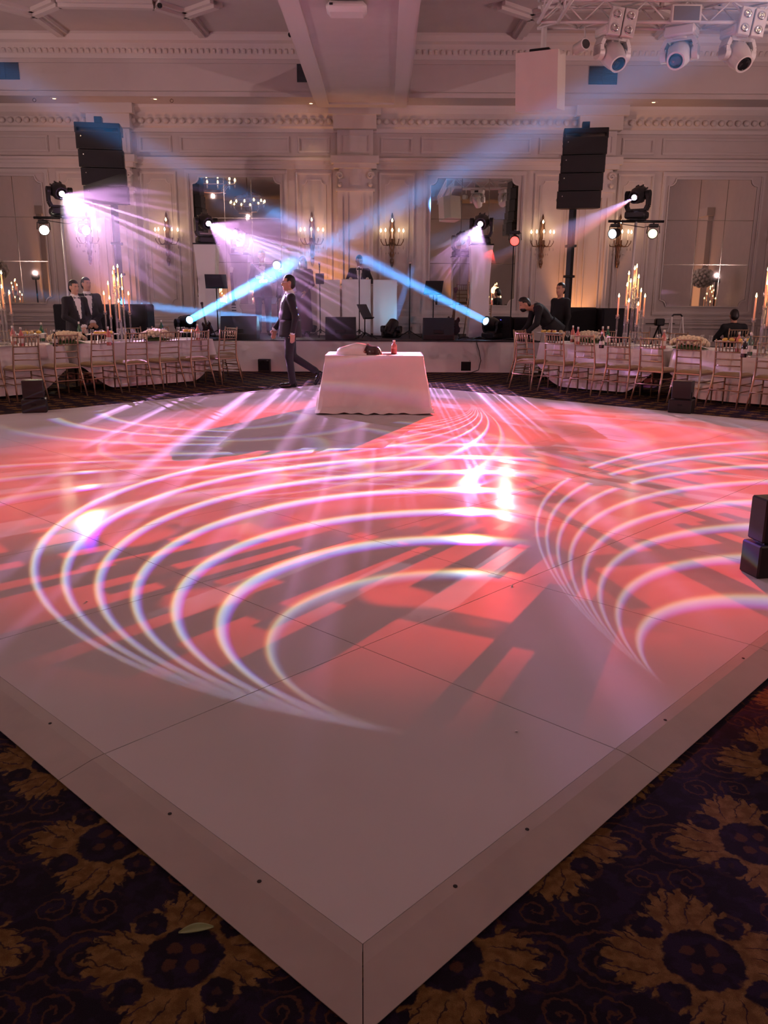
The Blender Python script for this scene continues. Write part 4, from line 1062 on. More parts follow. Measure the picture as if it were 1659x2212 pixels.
# ------------------------------------------------------------------ loudspeakers
def line_array(label, px0, px1, pyt, pyb, Y, lean, tilt, polex):
    c0, c1 = at(px0, pyt, Y), at(px1, pyb, Y)
    pole = at(*polex, Y)
    t = thing('speaker_tower', label, 'loudspeaker', (pole.x, Y, 0))
    MB().tube([(0, 0, .02), (0, 0, c0.z + .12)], .075, 4).build('pole', M['blackmetal'], t)
    MB().bbox(-.30, .30, -.22, .22, 0, .04, .01).build('base', M['blackmetal'], t)
    for zz in (1.9, 2.5): MB().bbox(-.10, .10, -.10, .10, zz, zz + .05, .008).build('collar', M['blackmetal'], t)
    w = .84; n = 4; top, bot = c0.z - .12, c1.z; hh = (top - bot) / n
    fr = MB().bbox(-w / 2, w / 2, -.28, .22, top + .06, top + .16, .01); fr.box(-w / 2, -w / 2 + .04, -.28, .2, top - .02, top + .07).box(w / 2 - .04, w / 2, -.28, .2, top - .02, top + .07).box(-.07, .07, -.1, .1, top + .16, top + .30)
    off = (at((px0 + px1) / 2, pyt, Y).x - pole.x)
    fr.xf(Matrix.Translation((off, -.36, 0)) @ Matrix.Rotation(tilt, 4, 'Z')); fr.build('rigging_frame', M['blackmetal'], t)
    for i in range(n):
        z1 = top - i * hh; z0 = z1 - hh + .012; xo = off + lean * (i + .5) / n
        a = (0, -.04, -.10, -.16)[i]
        b = MB(); k0 = .90
        poly = [(-w / 2, -.28), (w / 2, -.28), (w / 2 * .96, .02), (w / 2 * .72, .22), (-w / 2 * .72, .22), (-w / 2 * .96, .02)]
        b.prism(poly, z0, z1)
        MX = Matrix.Translation((xo, -.36, (z0 + z1) / 2)) @ Matrix.Rotation(tilt, 4, 'Z') @ Matrix.Rotation(-a * .3, 4, 'X') @ Matrix.Translation((0, 0, -(z0 + z1) / 2))
        b.xf(MX); cab = b.build('speaker_cabinet', BL, t)
        g = MB().box(-w / 2 + .03, w / 2 - .03, -.292, -.278, z0 + .02, z1 - .02).xf(MX); g.build('grille', M['grille'], cab)
        for sx in (-1, 1): MB().cbox((sx * (w / 2 - .005), -.2, (z0 + z1) / 2), (.03, .03, .05)).xf(MX).build('rigging_pin', M['chrome'], cab)
        MB().cyl((-w / 2 + .10, -.293, z1 - .09), (-w / 2 + .10, -.30, z1 - .09), .012, n=8).xf(MX).build('badge', M['chrome'], cab)
    return t
line_array('black line array speaker tower beside the two waiters', 182, 272, 283, 447, 17.75, .10, math.radians(10), (258, 600))
line_array('black line array speaker tower behind the two technicians', 1213, 1298, 294, 457, 17.75, -.08, math.radians(-9), (1229, 600))
def sub(label, px0, px1, pyt, Y, name='subwoofer_stack', z0=0., d=.75):
    a, b = at(px0, pyt, Y), at(px1, pyt, Y); w = (b.x - a.x); t = thing(name, label, 'case', ((a.x + b.x) / 2, Y + d / 2, z0)); hgt = a.z - z0
    o = MB().bbox(-w / 2, w / 2, -d / 2, d / 2, .0, hgt, .025).build('case_body', M['blackcloth'], t)
    MB().box(-w / 2 + .04, w / 2 - .04, -d / 2 - .008, -d / 2 + .002, .06, hgt - .05).build('front_cover', M['blackcloth'], t)
    for sx in (-1, 1): MB().bbox(sx * w * .22 - .06, sx * w * .22 + .06, -d / 2 - .02, -d / 2 - .006, hgt * .55, hgt * .6, .004).build('handle', M['blackmetal'], t)
    return t
sub('black draped case behind the waiters, left of the speaker pole', 113, 230, 657, 16.55, d=.55)
sub('black draped case right of the left speaker pole', 241, 316, 657, 16.75, d=.55)
sub('black draped case at the foot of the right speaker tower', 1216, 1291, 664, 16.8, d=.5)
sub('black draped case behind the right candle cluster', 1302, 1383, 666, 16.5, d=.55)
sub('black equipment rack on stage with a blue indicator light', 1070, 1108, 684, 18.1, 'equipment_rack', SZ + .008, .5)
sub('black equipment rack on stage next to the technicians', 1112, 1150, 686, 18.1, 'equipment_rack', SZ + .008, .5)
p = at(1081, 692, 18.085); led = MB().ball((0, 0, 0), .014, 8, 6).build('indicator', M['led']); led.location = p
RACK = [o for o in col.objects if o.get('label', '').startswith('black equipment rack on stage with a blue')][0]
led.parent = RACK; led.location = Vector(p) - RACK.location
def wedge(label, px0, px1, pyt, Y):
    a, b = at(px0, pyt, Y), at(px1, pyt, Y); w = b.x - a.x; hgt = a.z - SZ - .008
    t = thing('stage_monitor', label, 'loudspeaker', ((a.x + b.x) / 2, Y, SZ + .008), 0, 'wedge monitors along the stage front')
    poly = [(0, 0), (.46, 0), (.46, hgt * .55), (.30, hgt), (.12, hgt), (0, .10)]
    cab = MB().extrude(poly, lambda u, v: (-w / 2, u, v), lambda u, v: (w / 2, u, v)); cab.build('cabinet', BL, t)
    MB().box(-w / 2 + .03, w / 2 - .03, -.008, .002, .02, .09).build('foot_panel', M['blackmetal'], t)
    MB().bbox(-.10, .10, -.012, .015, .13, .20, .005).xf(Matrix.Rotation(0, 4, 'X')).build('handle', M['blackmetal'], t)
    g = MB().raw([(-w / 2 + .03, .455, .06), (w / 2 - .03, .455, .06), (w / 2 - .03, .455, hgt * .5), (-w / 2 + .03, .455, hgt * .5), (-w / 2 + .03, .468, .06), (w / 2 - .03, .468, .06), (w / 2 - .03, .468, hgt * .5), (-w / 2 + .03, .468, hgt * .5)], [(0, 1, 2, 3), (7, 6, 5, 4), (0, 4, 5, 1), (1, 5, 6, 2), (2, 6, 7, 3), (3, 7, 4, 0)])
    g.build('grille', M['grille'], t)
    return t
wedge('black wedge monitor behind the stage end of the left banquet table', 474, 553, 683, 17.35)
wedge('black wedge monitor to the left of the tablet stand', 702, 768, 685, 17.35)
wedge('black wedge monitor with a dark guitar leaning behind it', 915, 982, 687, 17.35)

# ------------------------------------------------------------------ white booth
BY = 19.35
def panel_box(parent, px0, px1, py, Y, name, z0=SZ + .008, th=.04):
    a, b = at(px0, py, Y), at(px1, py, Y)
    return MB().bbox(a.x, b.x, Y, Y + th, z0, a.z, .006).build(name, M['whiteplast'], parent)
BO = thing('dj_booth', 'white panelled booth on the stage in front of the disc jockey', 'booth')
panel_box(BO, 738, 801, 603, BY, 'front_panel'); panel_box(BO, 806, 858, 604, BY - .08, 'side_panel'); panel_box(BO, 684, 734, 604, BY - .05, 'side_panel')
a, b = at(738, 603, BY), at(858, 603, BY)
MB().bbox(a.x - .03, b.x + .02, BY + .05, BY + .38, a.z - .14, a.z - .10, .006).build('shelf', M['whiteplast'], BO)
for x in (a.x + .02, b.x - .05): MB().box(x, x + .03, BY + .05, BY + .36, SZ + .008, a.z - .14).build('leg', M['whitemetal'], BO)
dk = thing('dj_controller', 'black mixing controller lying on the white booth', 'mixer', ((a.x + b.x) / 2 - .28, BY + .22, a.z - .0995))
MB().bbox(-.33, .33, -.14, .14, 0, .05, .008).build('mixer_body', BL, dk)
for sx in (-1, 1): MB().lathe([(.10, .05), (.10, .062), (.09, .064), (.001, .064)], (sx * .2, 0, 0), 20).build('platter', M['blackmetal'], dk, True)
for q in range(4): MB().cbox((-.045 + .03 * q, .05, .056), (.012, .03, .014)).build('fader', M['chrome'], dk)
MB().bbox(.33, .34, 0, 0.005, 0, .01, .001).build('port', M['chrome'], dk)

# ------------------------------------------------------------------ microphones, music stands, instruments
def mic(parent, c, d, name='microphone'):
    c = Vector(c); d = Vector(d).normalized()
    m_ = MB().tube([c - d * .15, c - d * .02], [.011, .017], 10); mo = m_.build(name, M['blackmetal'], parent, True)
    MB().ball(tuple(c), .026, 10, 7).build('grille_ball', M['chrome'], mo, True)
def mic_stand(label, px, pym, Y, boom=None, tripod=True):
    top = at(px, pym, Y); t = thing('microphone_stand', label, 'microphone stand', (top.x, Y, SZ + .008)); hz = top.z - SZ - .008
    poleh = hz - .02 if boom is None else hz - boom[1]
    px_ = 0 if boom is None else boom[0]
    MB().tube([(px_, 0, .10), (px_, 0, poleh)], .011, 8).build('pole', M['blackmetal'], t, True)
    for k in range(3):
        a = k * 2 * PI / 3 + .5; MB().tube([(px_, 0, .16), (px_ + .30 * math.cos(a), .30 * math.sin(a), .010)], .009, 6).build('leg', M['blackmetal'], t, True)
    MB().lathe([(.022, .09), (.024, .10), (.024, .17), (.018, .18)], (px_, 0, 0), 10).build('hub', M['blackmetal'], t, True)
    if boom is None: mic(t, (0, -.03, hz), (-.0, -.35, .9))
    else:
        MB().tube([(px_ + (px_) * .25, 0, poleh - .10), (px_, 0, poleh), (0.06 if px_ > 0 else -.06, 0, hz - .03)], .008, 6).build('boom_arm', M['blackmetal'], t, True)
        mic(t, (0, -.02, hz), (-px_, -.25, .35))
    return t
mic_stand('boom microphone stand reaching left beside the hazy musician', 545, 570, 18.0, boom=(.62, .40))
ms = mic_stand('straight microphone stand with a tablet clipped on, right of the striding person', 690, 569, 18.2)
a = at(694, 603, 18.2); l = Vector((0, 0, a.z - SZ)) ; MB().bbox(-.085, .095, -.035, -.02, l.z - .11, l.z + .11, .006).build('tablet', M['black'], ms)
mic_stand('straight microphone stand between the booth and the dark guitar', 886, 569, 17.9)
mic_stand('straight microphone stand in front of the disc jockey', 776, 577, 18.0)
def music_stand(label, px, pyt, Y, w=.46, rz=.3, leaf=True):
    top = at(px, pyt, Y); t = thing('music_stand', label, 'music stand', (top.x, Y, SZ + .008), rz); hz = top.z - SZ - .008
    MB().tube([(0, 0, .08), (0, 0, hz - .22)], .012, 8).build('pole', M['blackmetal'], t, True)
    for k in range(3):
        a = k * 2 * PI / 3 + .9; MB().tube([(0, 0, .14), (.27 * math.cos(a), .27 * math.sin(a), .010)], .010, 6).build('leg', M['blackmetal'], t, True)
    MX = Matrix.Translation((0, 0, hz - .15)) @ Matrix.Rotation(math.radians(-32), 4, 'X')
    MB().bbox(-w / 2, w / 2, -.008, .008, -.16, .17, .003).xf(MX).build('desk', BL, t)
    MB().box(-w / 2, w / 2, -.05, .008, -.17, -.155).xf(MX).build('ledge', BL, t)
    return t
music_stand('black music stand left of the cream guitar', 466, 592, 18.3)
music_stand('black music stand between the booth and the bar stool', 937, 606, 18.6, .40, -.3)
music_stand('low black music stand standing close to the wedge monitor', 788, 657, 17.5, .30, .9)
def guitar(label, px, pyt, pyb, Y, body, lean=.0, hand=1):
    tp, bt = at(px, pyt, Y), at(px, pyb, Y); t = thing('electric_guitar', label, 'guitar', (bt.x, Y, bt.z)); Lh = tp.z - bt.z; k = Lh / 1.0
    out = [(0, .0), (.10, .005), (.155, .06), (.16, .13), (.125, .19), (.115, .24), (.145, .30), (.12, .37), (.085, .36), (.06, .31), (.03, .30), (-.03, .30), (-.06, .33), (-.10, .39), (-.135, .34), (-.12, .25), (-.125, .19), (-.16, .13), (-.155, .06), (-.10, .005)]
    MX = Matrix.Rotation(math.radians(10), 4, 'X') @ Matrix.Rotation(lean, 4, 'Y')
    b = MB().extrude([(x * k, z * k) for x, z in out], lambda u, v: (u, -.022, v), lambda u, v: (u, .022, v)).xf(MX); b.build('guitar_body', body, t, 'auto')
    MB().box(-.028 * k, .028 * k, -.032, -.014, .24 * k, .88 * k).xf(MX).build('neck', M['wood'], t)
    MB().extrude([(-.028 * k, .88 * k), (.028 * k, .88 * k), (.05 * k, .97 * k), (.02 * k, 1. * k), (-.04 * k, .98 * k)], lambda u, v: (u, -.034, v), lambda u, v: (u, -.016, v)).xf(MX).build('headstock', body, t)
    for z in (.12, .18, .23): MB().box(-.045 * k, .045 * k, -.032, -.022, z * k, (z + .022) * k).xf(MX).build('pickup', BL, t)
    for sx in (-1, 1): MB().tube([(sx * .02, .08, .35 * k), (sx * .16, .02, -(bt.z - SZ - .012))], .009, 6).build('stand_leg', M['blackmetal'], t)
    MB().tube([(0, .09, .40 * k), (0, .24, -(bt.z - SZ - .012))], .009, 6).build('stand_leg', M['blackmetal'], t)
    MB().tube([(-.16, -.06, -.012), (-.10, .02, -.014), (.10, .02, -.014), (.16, -.06, -.012)], .009, 6).build('stand_cradle', M['blackmetal'], t)
    return t
guitar('cream electric guitar resting on a stand behind the left wedge monitor', 507, 574, 684, 18.9, M['guitar'])
guitar('dark electric guitar resting upright behind the right wedge monitor', 977, 618, 722, 18.0, M['dguitar'], .03)
guitar('dark electric guitar resting on a stand beside the left music stand', 450, 650, 722, 18.15, M['dguitar'], -.12)
# bar-height stool on stage
a = at(1036, 640, 19.2)
BS = make_chair('gold bar-height chiavari stool with microphones on its seat, on the stage', 'stool', .27); BS.name = 'bar_stool'; BS.location = (a.x, 19.2, SZ + .008); BS.rotation_euler = (0, 0, math.radians(200))
# spotlight behind the musician
a = at(598, 573, 20.2)
WP = thing('spotlight_on_stand', 'glaring white spotlight on a stand behind the musician', 'stage light', (a.x, 20.2, SZ + .008)); hz = a.z - SZ - .008
MB().tube([(0, 0, .05), (0, 0, hz - .12)], .016, 8).build('pole', M['blackmetal'], WP, True)
for k in range(3): MB().tube([(0, 0, .3), (.35 * math.cos(k * 2.09), .35 * math.sin(k * 2.09), .012)], .012, 6).build('leg', M['blackmetal'], WP)
hb = MB().lathe([(.07, -.14), (.11, -.02), (.12, .05), (.108, .05), (.001, .04)], n=20).xf(Matrix.Translation((0, 0, hz)) @ Matrix.Rotation(PI / 2, 4, 'X')).build('can', BL, WP, 'auto')
MB().lathe([(.10, .042), (.07, .052), (.001, .056)], n=20).xf(Matrix.Translation((0, 0, hz)) @ Matrix.Rotation(PI / 2, 4, 'X')).build('lens', M['lenshot'], hb, True)
spot('stage_spotlight', (a.x, 20.1, a.z), (.0, 10., .4), 70, (1., .93, .75), 75, .6, .1)

# ------------------------------------------------------------------ small black floor fixtures
def floor_box(label, px0, px1, pyb, pyt, z0, two=True, rz=.35, group='black box lamps around the dance floor'):
    c = gz((px0 + px1) / 2, pyb, z0); wpx = px1 - px0; w = wpx / FPX * math.hypot(c.y, 1.) / (abs(math.cos(rz)) + .7 * abs(math.sin(rz)))
    hgt = at((px0 + px1) / 2, pyt, c.y).z - z0; d = w * .75
    t = thing('box_lamp', label, 'stage light', (c.x, c.y + d * .45, z0), rz, group)
    if two:
        h1 = hgt * .42
        MB().bbox(-w / 2, w / 2, -d / 2, d / 2, 0, h1, .008).build('lower_box', BL, t); ub = MB().bbox(-w * .42, w * .42, -d * .42, d * .42, h1 + .012, hgt, .008).build('upper_box', BL, t)
        MB().box(-w * .3, w * .3, -d * .3, d * .3, h1, h1 + .012).build('spacer', M['blackmetal'], t)
        MB().bbox(-.03, .03, -d / 2 - .006, -d / 2 + .002, h1 * .55, h1 * .7, .002).build('latch', M['blackmetal'], t)
        hs = MB()
        for i in range(7):
            for j in range(5): hs.cbox((-w * .26 + i * w * .075, -d * .42 - .001, h1 + .02 + (hgt - h1) * (.18 + j * .085)), (w * .03, .003, w * .03))
        if pyb > 1000: hs.build('speaker_holes', M['vent'], ub)['kind'] = 'stuff'
        MB().bbox(w * .42 - .002, w * .42 + .012, -.05, .05, h1 + .04, h1 + .10, .002).build('window', M['darklens'], ub)
    else:
        MB().bbox(-w / 2, w / 2, -d / 2, d / 2, 0, hgt, .01).build('housing', BL, t); MB().box(-w * .4, w * .4, -d / 2 - .004, -d / 2 + .002, hgt * .15, hgt * .85).build('front_glass', M['darklens'], t)
        MB().cbox((w * .3, -d / 2 - .003, hgt * .9), (.03, .004, .012)).build('badge', M['chrome'], t)
    return t
floor_box('pair of stacked black box lamps in front of the left banquet chairs', 40, 99, 892, 822, FZ, True, math.radians(18))
fb = floor_box('pair of stacked black box lamps in front of the right banquet chairs', 1447, 1506, 893, 824, FZ, True, math.radians(-32))
fb2 = floor_box('pair of stacked black box lamps near the ramped right edge, reddened by the wash', 1616, 1715, 1248, 1080, FZ, True, math.radians(12))
floor_box('small black box lamp on the carpet against the stage skirt, left of the draped table', 558, 584, 804, 776, 0., False, 0.)
fs_ = floor_box('small black box lamp on the carpet against the stage skirt, right of the draped table', 993, 1019, 805, 777, 0., False, 0.)
a0, a1 = at(1030, 737, SY - .02), at(1020, 803, SY - .05)
cb = MB().tube([(a0.x, SY - .016, SZ + .012), (a0.x, SY - .03, SZ - .05), (a0.x + .05, SY - .03, .45), (a0.x + .09, SY - .04, .25), (a0.x + .05, SY - .06, .06), (a0.x - .10, SY - .10, .012), (a0.x - .22, SY - .16, .012)], .009, 6).build('power_cable', M['cable'], None, True)
tag(cb, 'black cable hanging down the stage skirt to the small right box lamp', 'cable')
a0 = at(620, 800, SY - .2)
cb = MB().tube([(a0.x - .30, SY - .28, .012), (a0.x, SY - .22, .012), (a0.x + .4, SY - .15, .012), (a0.x + .75, SY - .2, .012)], .009, 6).build('power_cable', M['cable'], None, True); tag(cb, 'black cable on the carpet from the small left box lamp', 'cable')
cb = MB().tube([(at(990, 722, 17.6).x + .28 * t_ / 3, 17.6 + .06 * math.sin(t_ * 1.7), SZ + .016 + (.05 * math.sin(t_) ** 2 if t_ % 3 else 0)) for t_ in range(7)], .012, 6).build('coiled_cable', M['cable'], None, True); tag(cb, 'loose black cables lying on the stage beside the right wedge monitor', 'cable')
# folded camera rig behind the right table, and the sitter's chair
a = at(1425, 690, 16.9)
TP = thing('tripod', 'black camera tripod with a long pan bar near the seated person', 'tripod', (a.x, 16.9, 0)); hz = at(1425, 688, 16.9).z
for k in range(3): MB().tube([(0, 0, hz - .12), (.36 * math.cos(k * 2.09 + .3), .36 * math.sin(k * 2.09 + .3), 0.012)], .018, 6).build('leg', BL, TP)
MB().bbox(-.09, .09, -.07, .07, hz - .14, hz, .02).build('head', BL, TP); MB().tube([(-.28, -.02, hz - .1), (.3, -.02, hz - .1)], .011, 6).build('pan_bar', BL, TP)
a = at(1462, 690, 16.7); hz = at(1462, 684, 16.7).z
LD_ = thing('step_ladder', 'small folding step ladder beside the camera tripod', 'ladder', (a.x, 16.7, 0), .3)
for sx in (-1, 1): MB().tube([(sx * .20, -.18, 0.012), (sx * .12, 0, hz)], .016, 6).build('rail', M['whitemetal'], LD_); MB().tube([(sx * .20, .22, 0.012), (sx * .12, .03, hz - .05)], .014, 6).build('rear_leg', M['whitemetal'], LD_)
for q in range(3): MB().bbox(-.17, .17, -.17 + q * .05, -.07 + q * .05, .22 + q * .24, .25 + q * .24, .005).build('step', BL, LD_)
MB().tube([(-.12, 0, hz), (-.08, 0, hz + .04), (.08, 0, hz + .04), (.12, 0, hz)], .016, 6).build('top_handle', BL, LD_)
b_ = at(1586, 720, 16.6)
chair(b_.x, 16.6 + .02, (.05, 1), 'gold chiavari chair under the person sitting with back turned', None, 0); 
# fallen leaf and crumbs near the camera
p = gz(424, 2013, 0.)
lf = MB(); lf.grid(lambda u, v: ((u - .5) * .082, (v - .5) * .030 * math.sin(PI * max(.02, min(.98, u))) ** .7, .004 + .006 * math.sin(PI * u) + .004 * abs(v - .5)), 12, 6)
lo = lf.build('fallen_leaf', M['olive'], None, True); lo.location = (p.x, p.y, .001); lo.rotation_euler = (0, 0, math.radians(14)); tag(lo, 'single olive green leaf lying on the damask carpet', 'leaf'); lo.modifiers.new('thickness', 'SOLIDIFY').thickness = .0008
cm = MB().ball((0, 0, .003), .0055, 7, 5, 1.2, 1., .5).mesh('petal_crumb', M['whitecloth'], True)
for (px, py, lab) in ((1115, 1581, 'white crumb lying on the near dance floor panel'), (188, 1300, 'dark crumb on the left dance floor panels'), (1106, 1266, 'white crumb near a panel joint of the dance floor')):
    p = gz(px, py, FZ); o = ob('petal_crumb', cm, None, (p.x, p.y, FZ)); tag(o, lab, 'crumb')

# the projector behind the camera and the added ceiling washers (both out of the picture)
RP = thing('projector_stand', 'black projector on a tripod at the rear of the room', 'projector', (REAR.x, REAR.y - .3, 0))
MB().tube([(0, 0, .3), (0, 0, 3.0)], .03, 8).build('pole', M['blackmetal'], RP)
for k in range(3): MB().tube([(0, 0, .9), (.6 * math.cos(k * 2.09), .6 * math.sin(k * 2.09), .015)], .02, 6).build('leg', M['blackmetal'], RP)
MB().bbox(-.2, .2, -.25, .2, 3.0, 3.35, .02).build('housing', BL, RP)
for i, (x, y) in enumerate(WASH):
    t = thing('added_washer_stand', 'added wash lamp on a stand at the %s wall, %s' % (('left', 'nearer the stage') if (x < 0 and y > 9) else ('left', 'nearer the rear') if x < 0 else ('right', 'nearer the stage') if y > 9 else ('right', 'nearer the rear')), 'wash lamp', (x, y, 0), 0, 'added ceiling wash lamps')
    MB().tube([(0, 0, .02), (0, 0, 2.1)], .025, 8).build('pole', M['blackmetal'], t); MB().lathe([(.25, 0), (.25, .02), (.04, .03)], n=18).build('base', M['blackmetal'], t)
    MB().lathe([(.10, 2.05), (.13, 2.1), (.13, 2.22), (.11, 2.22), (.001, 2.15)], n=18).build('can', BL, t, 'auto')
# ------------------------------------------------------------------ people: bodies grown from limbs as one surface
def surfnet(D, lo, h):
    ins = D < 0
    nx, ny, nz = D.shape
    corners = [(0,0,0),(1,0,0),(0,1,0),(1,1,0),(0,0,1),(1,0,1),(0,1,1),(1,1,1)]
    sl = lambda A, c: A[c[0]:nx-1+c[0], c[1]:ny-1+c[1], c[2]:nz-1+c[2]]
    cnt = sum(sl(ins, c).astype(np.int8) for c in corners)
    act = (cnt > 0) & (cnt < 8)
    ii = np.argwhere(act)
    vid = -np.ones(act.shape, np.int64); vid[act] = np.arange(len(ii))
    acc = np.zeros((len(ii), 3)); n = np.zeros(len(ii))
    edges = [(a, b) for a in range(8) for b in range(a + 1, 8) if sum(abs(x - y) for x, y in zip(corners[a], corners[b])) == 1]
    for a, b in edges:
        ca, cb = np.array(corners[a]), np.array(corners[b])
        da = D[tuple((ii + ca).T)]; db = D[tuple((ii + cb).T)]
        x = (da < 0) != (db < 0)
        t = np.where(x, da / np.where(x, da - db, 1), 0)
        acc += np.where(x[:, None], ca + t[:, None] * (cb - ca), 0); n += x
    V = (ii + acc / n[:, None]) * h + lo
    F = []
    for ax in range(3):
        s0 = [slice(None)] * 3; s1 = [slice(None)] * 3; s0[ax] = slice(0, -1); s1[ax] = slice(1, None)
        ch = ins[tuple(s0)] != ins[tuple(s1)]
        o1, o2 = [(1, 2), (2, 0), (0, 1)][ax]
        e = np.argwhere(ch); e = e[(e[:, o1] > 0) & (e[:, o2] > 0)]
        lim = np.array(act.shape); e = e[(e[:, o1] < lim[o1]) & (e[:, o2] < lim[o2]) & (e[:, ax] < lim[ax])]
        u1 = np.zeros(3, int); u1[o1] = 1; u2 = np.zeros(3, int); u2[o2] = 1
        q = np.stack([vid[tuple((e - u1 - u2).T)], vid[tuple((e - u2).T)], vid[tuple(e.T)], vid[tuple((e - u1).T)]], 1)
        neg = ins[tuple(e.T)]
        q = np.where(neg[:, None], q, q[:, ::-1])
        F.append(q[(q >= 0).all(1)])
    return V, np.concatenate(F)

class Body:
    def __init__(s): s.p = []
    def cone(s, a, b, ra, rb, lab): s.p.append(('c', np.array(a, float), np.array(b, float), ra, rb, lab)); return s
    def ell(s, c, r, lab, R=None): s.p.append(('e', np.array(c, float), np.array(r, float), np.eye(3) if R is None else np.array(R), 0, lab)); return s
    def dist(s, prim, P):
        if prim[0] == 'c':
            _, a, b, ra, rb, _l = prim; ba = b - a; t = np.clip(((P - a) @ ba) / max(ba @ ba, 1e-9), 0, 1)
            return np.linalg.norm(P - a - t[..., None] * ba, axis=-1) - (ra + (rb - ra) * t)
        _, c, r, R, _x, _l = prim; q = (P - c) @ R.T if False else (P - c) @ R
        k0 = np.linalg.norm(q / r, axis=-1); k1 = np.linalg.norm(q / (r * r), axis=-1)
        return k0 * (k0 - 1) / np.maximum(k1, 1e-6)
    def bounds(s, prim):
        if prim[0] == 'c':
            _, a, b, ra, rb, _l = prim; r = max(ra, rb); return np.minimum(a, b) - r, np.maximum(a, b) + r
        r = prim[2].max(); return prim[1] - r, prim[1] + r
    def net(s, h, k=.03):
        B = [s.bounds(p) for p in s.p]; pad = .05 + 2 * h
        lo = np.min([b[0] for b in B], 0) - pad; hi = np.max([b[1] for b in B], 0) + pad
        n = np.ceil((hi - lo) / h).astype(int) + 1
        D = np.full(n, .2)
        for p, (b0, b1) in zip(s.p, B):
            i0 = np.maximum(((b0 - pad - lo) / h).astype(int), 0); i1 = np.minimum(((b1 + pad - lo) / h).astype(int) + 1, n)
            ax = [lo[d] + h * np.arange(i0[d], i1[d]) for d in range(3)]
            P = np.stack(np.meshgrid(*ax, indexing='ij'), -1)
            d = s.dist(p, P); sub = D[i0[0]:i1[0], i0[1]:i1[1], i0[2]:i1[2]]
            hh = np.maximum(k - np.abs(d - sub), 0) / k
            D[i0[0]:i1[0], i0[1]:i1[1], i0[2]:i1[2]] = np.minimum(d, sub) - hh * hh * k * .25
        return surfnet(D, lo, h)
    def labels(s, C):
        best = np.full(len(C), 9.); lab = np.zeros(len(C), int)
        for i, p in enumerate(s.p):
            d = s.dist(p, C) - (.004 if p[5] in ('eye', 'lip', 'shirt') else 0); m = d < best; best[m] = d[m]; lab[m] = i
        return [s.p[i][5] for i in lab]

def hand_prims(b, wrist, direc, palm, grip, lab='skin', side=1):
    """wrist point, finger direction, palm normal, curl 0..1"""
    d = np.array(direc, float); d /= np.linalg.norm(d); n = np.array(palm, float); n -= d * (n @ d); n /= np.linalg.norm(n); w = np.cross(d, n) * side
    wr = np.array(wrist, float)
    R = np.stack([w, n, d], 1)
    b.ell(wr + d * .055, (.040, .017, .056), lab, R)
    b.cone(wr - d * .03, wr + d * .02, .028, .026, lab)
    for i, (off, ln) in enumerate(((-.028, .066), (-.009, .076), (.010, .072), (.028, .056))):
        base = wr + d * .098 + w * off; a = grip * 1.1 * (1 + .06 * i); p = base - d * .02
        dd = d * math.cos(a * .5) + n * math.sin(a * .5); q = base + dd * ln * .5
        de = d * math.cos(a * 1.3) + n * math.sin(a * 1.3); e = q + de * ln * .5
        b.cone(p, q, .0098, .009, lab); b.cone(q, e, .009, .0072, lab)
    tb = wr + d * .03 - w * .030; tm = tb + (d * .55 - w * .6 + n * .45) * .042; te = tm + (d * .8 - w * .05 + n * (.3 + .3 * grip)) * .034
    b.cone(tb, tm, .0135, .0115, lab); b.cone(tm, te, .0115, .0085, lab)

def nrm(v): v = np.array(v, float); return v / np.linalg.norm(v)

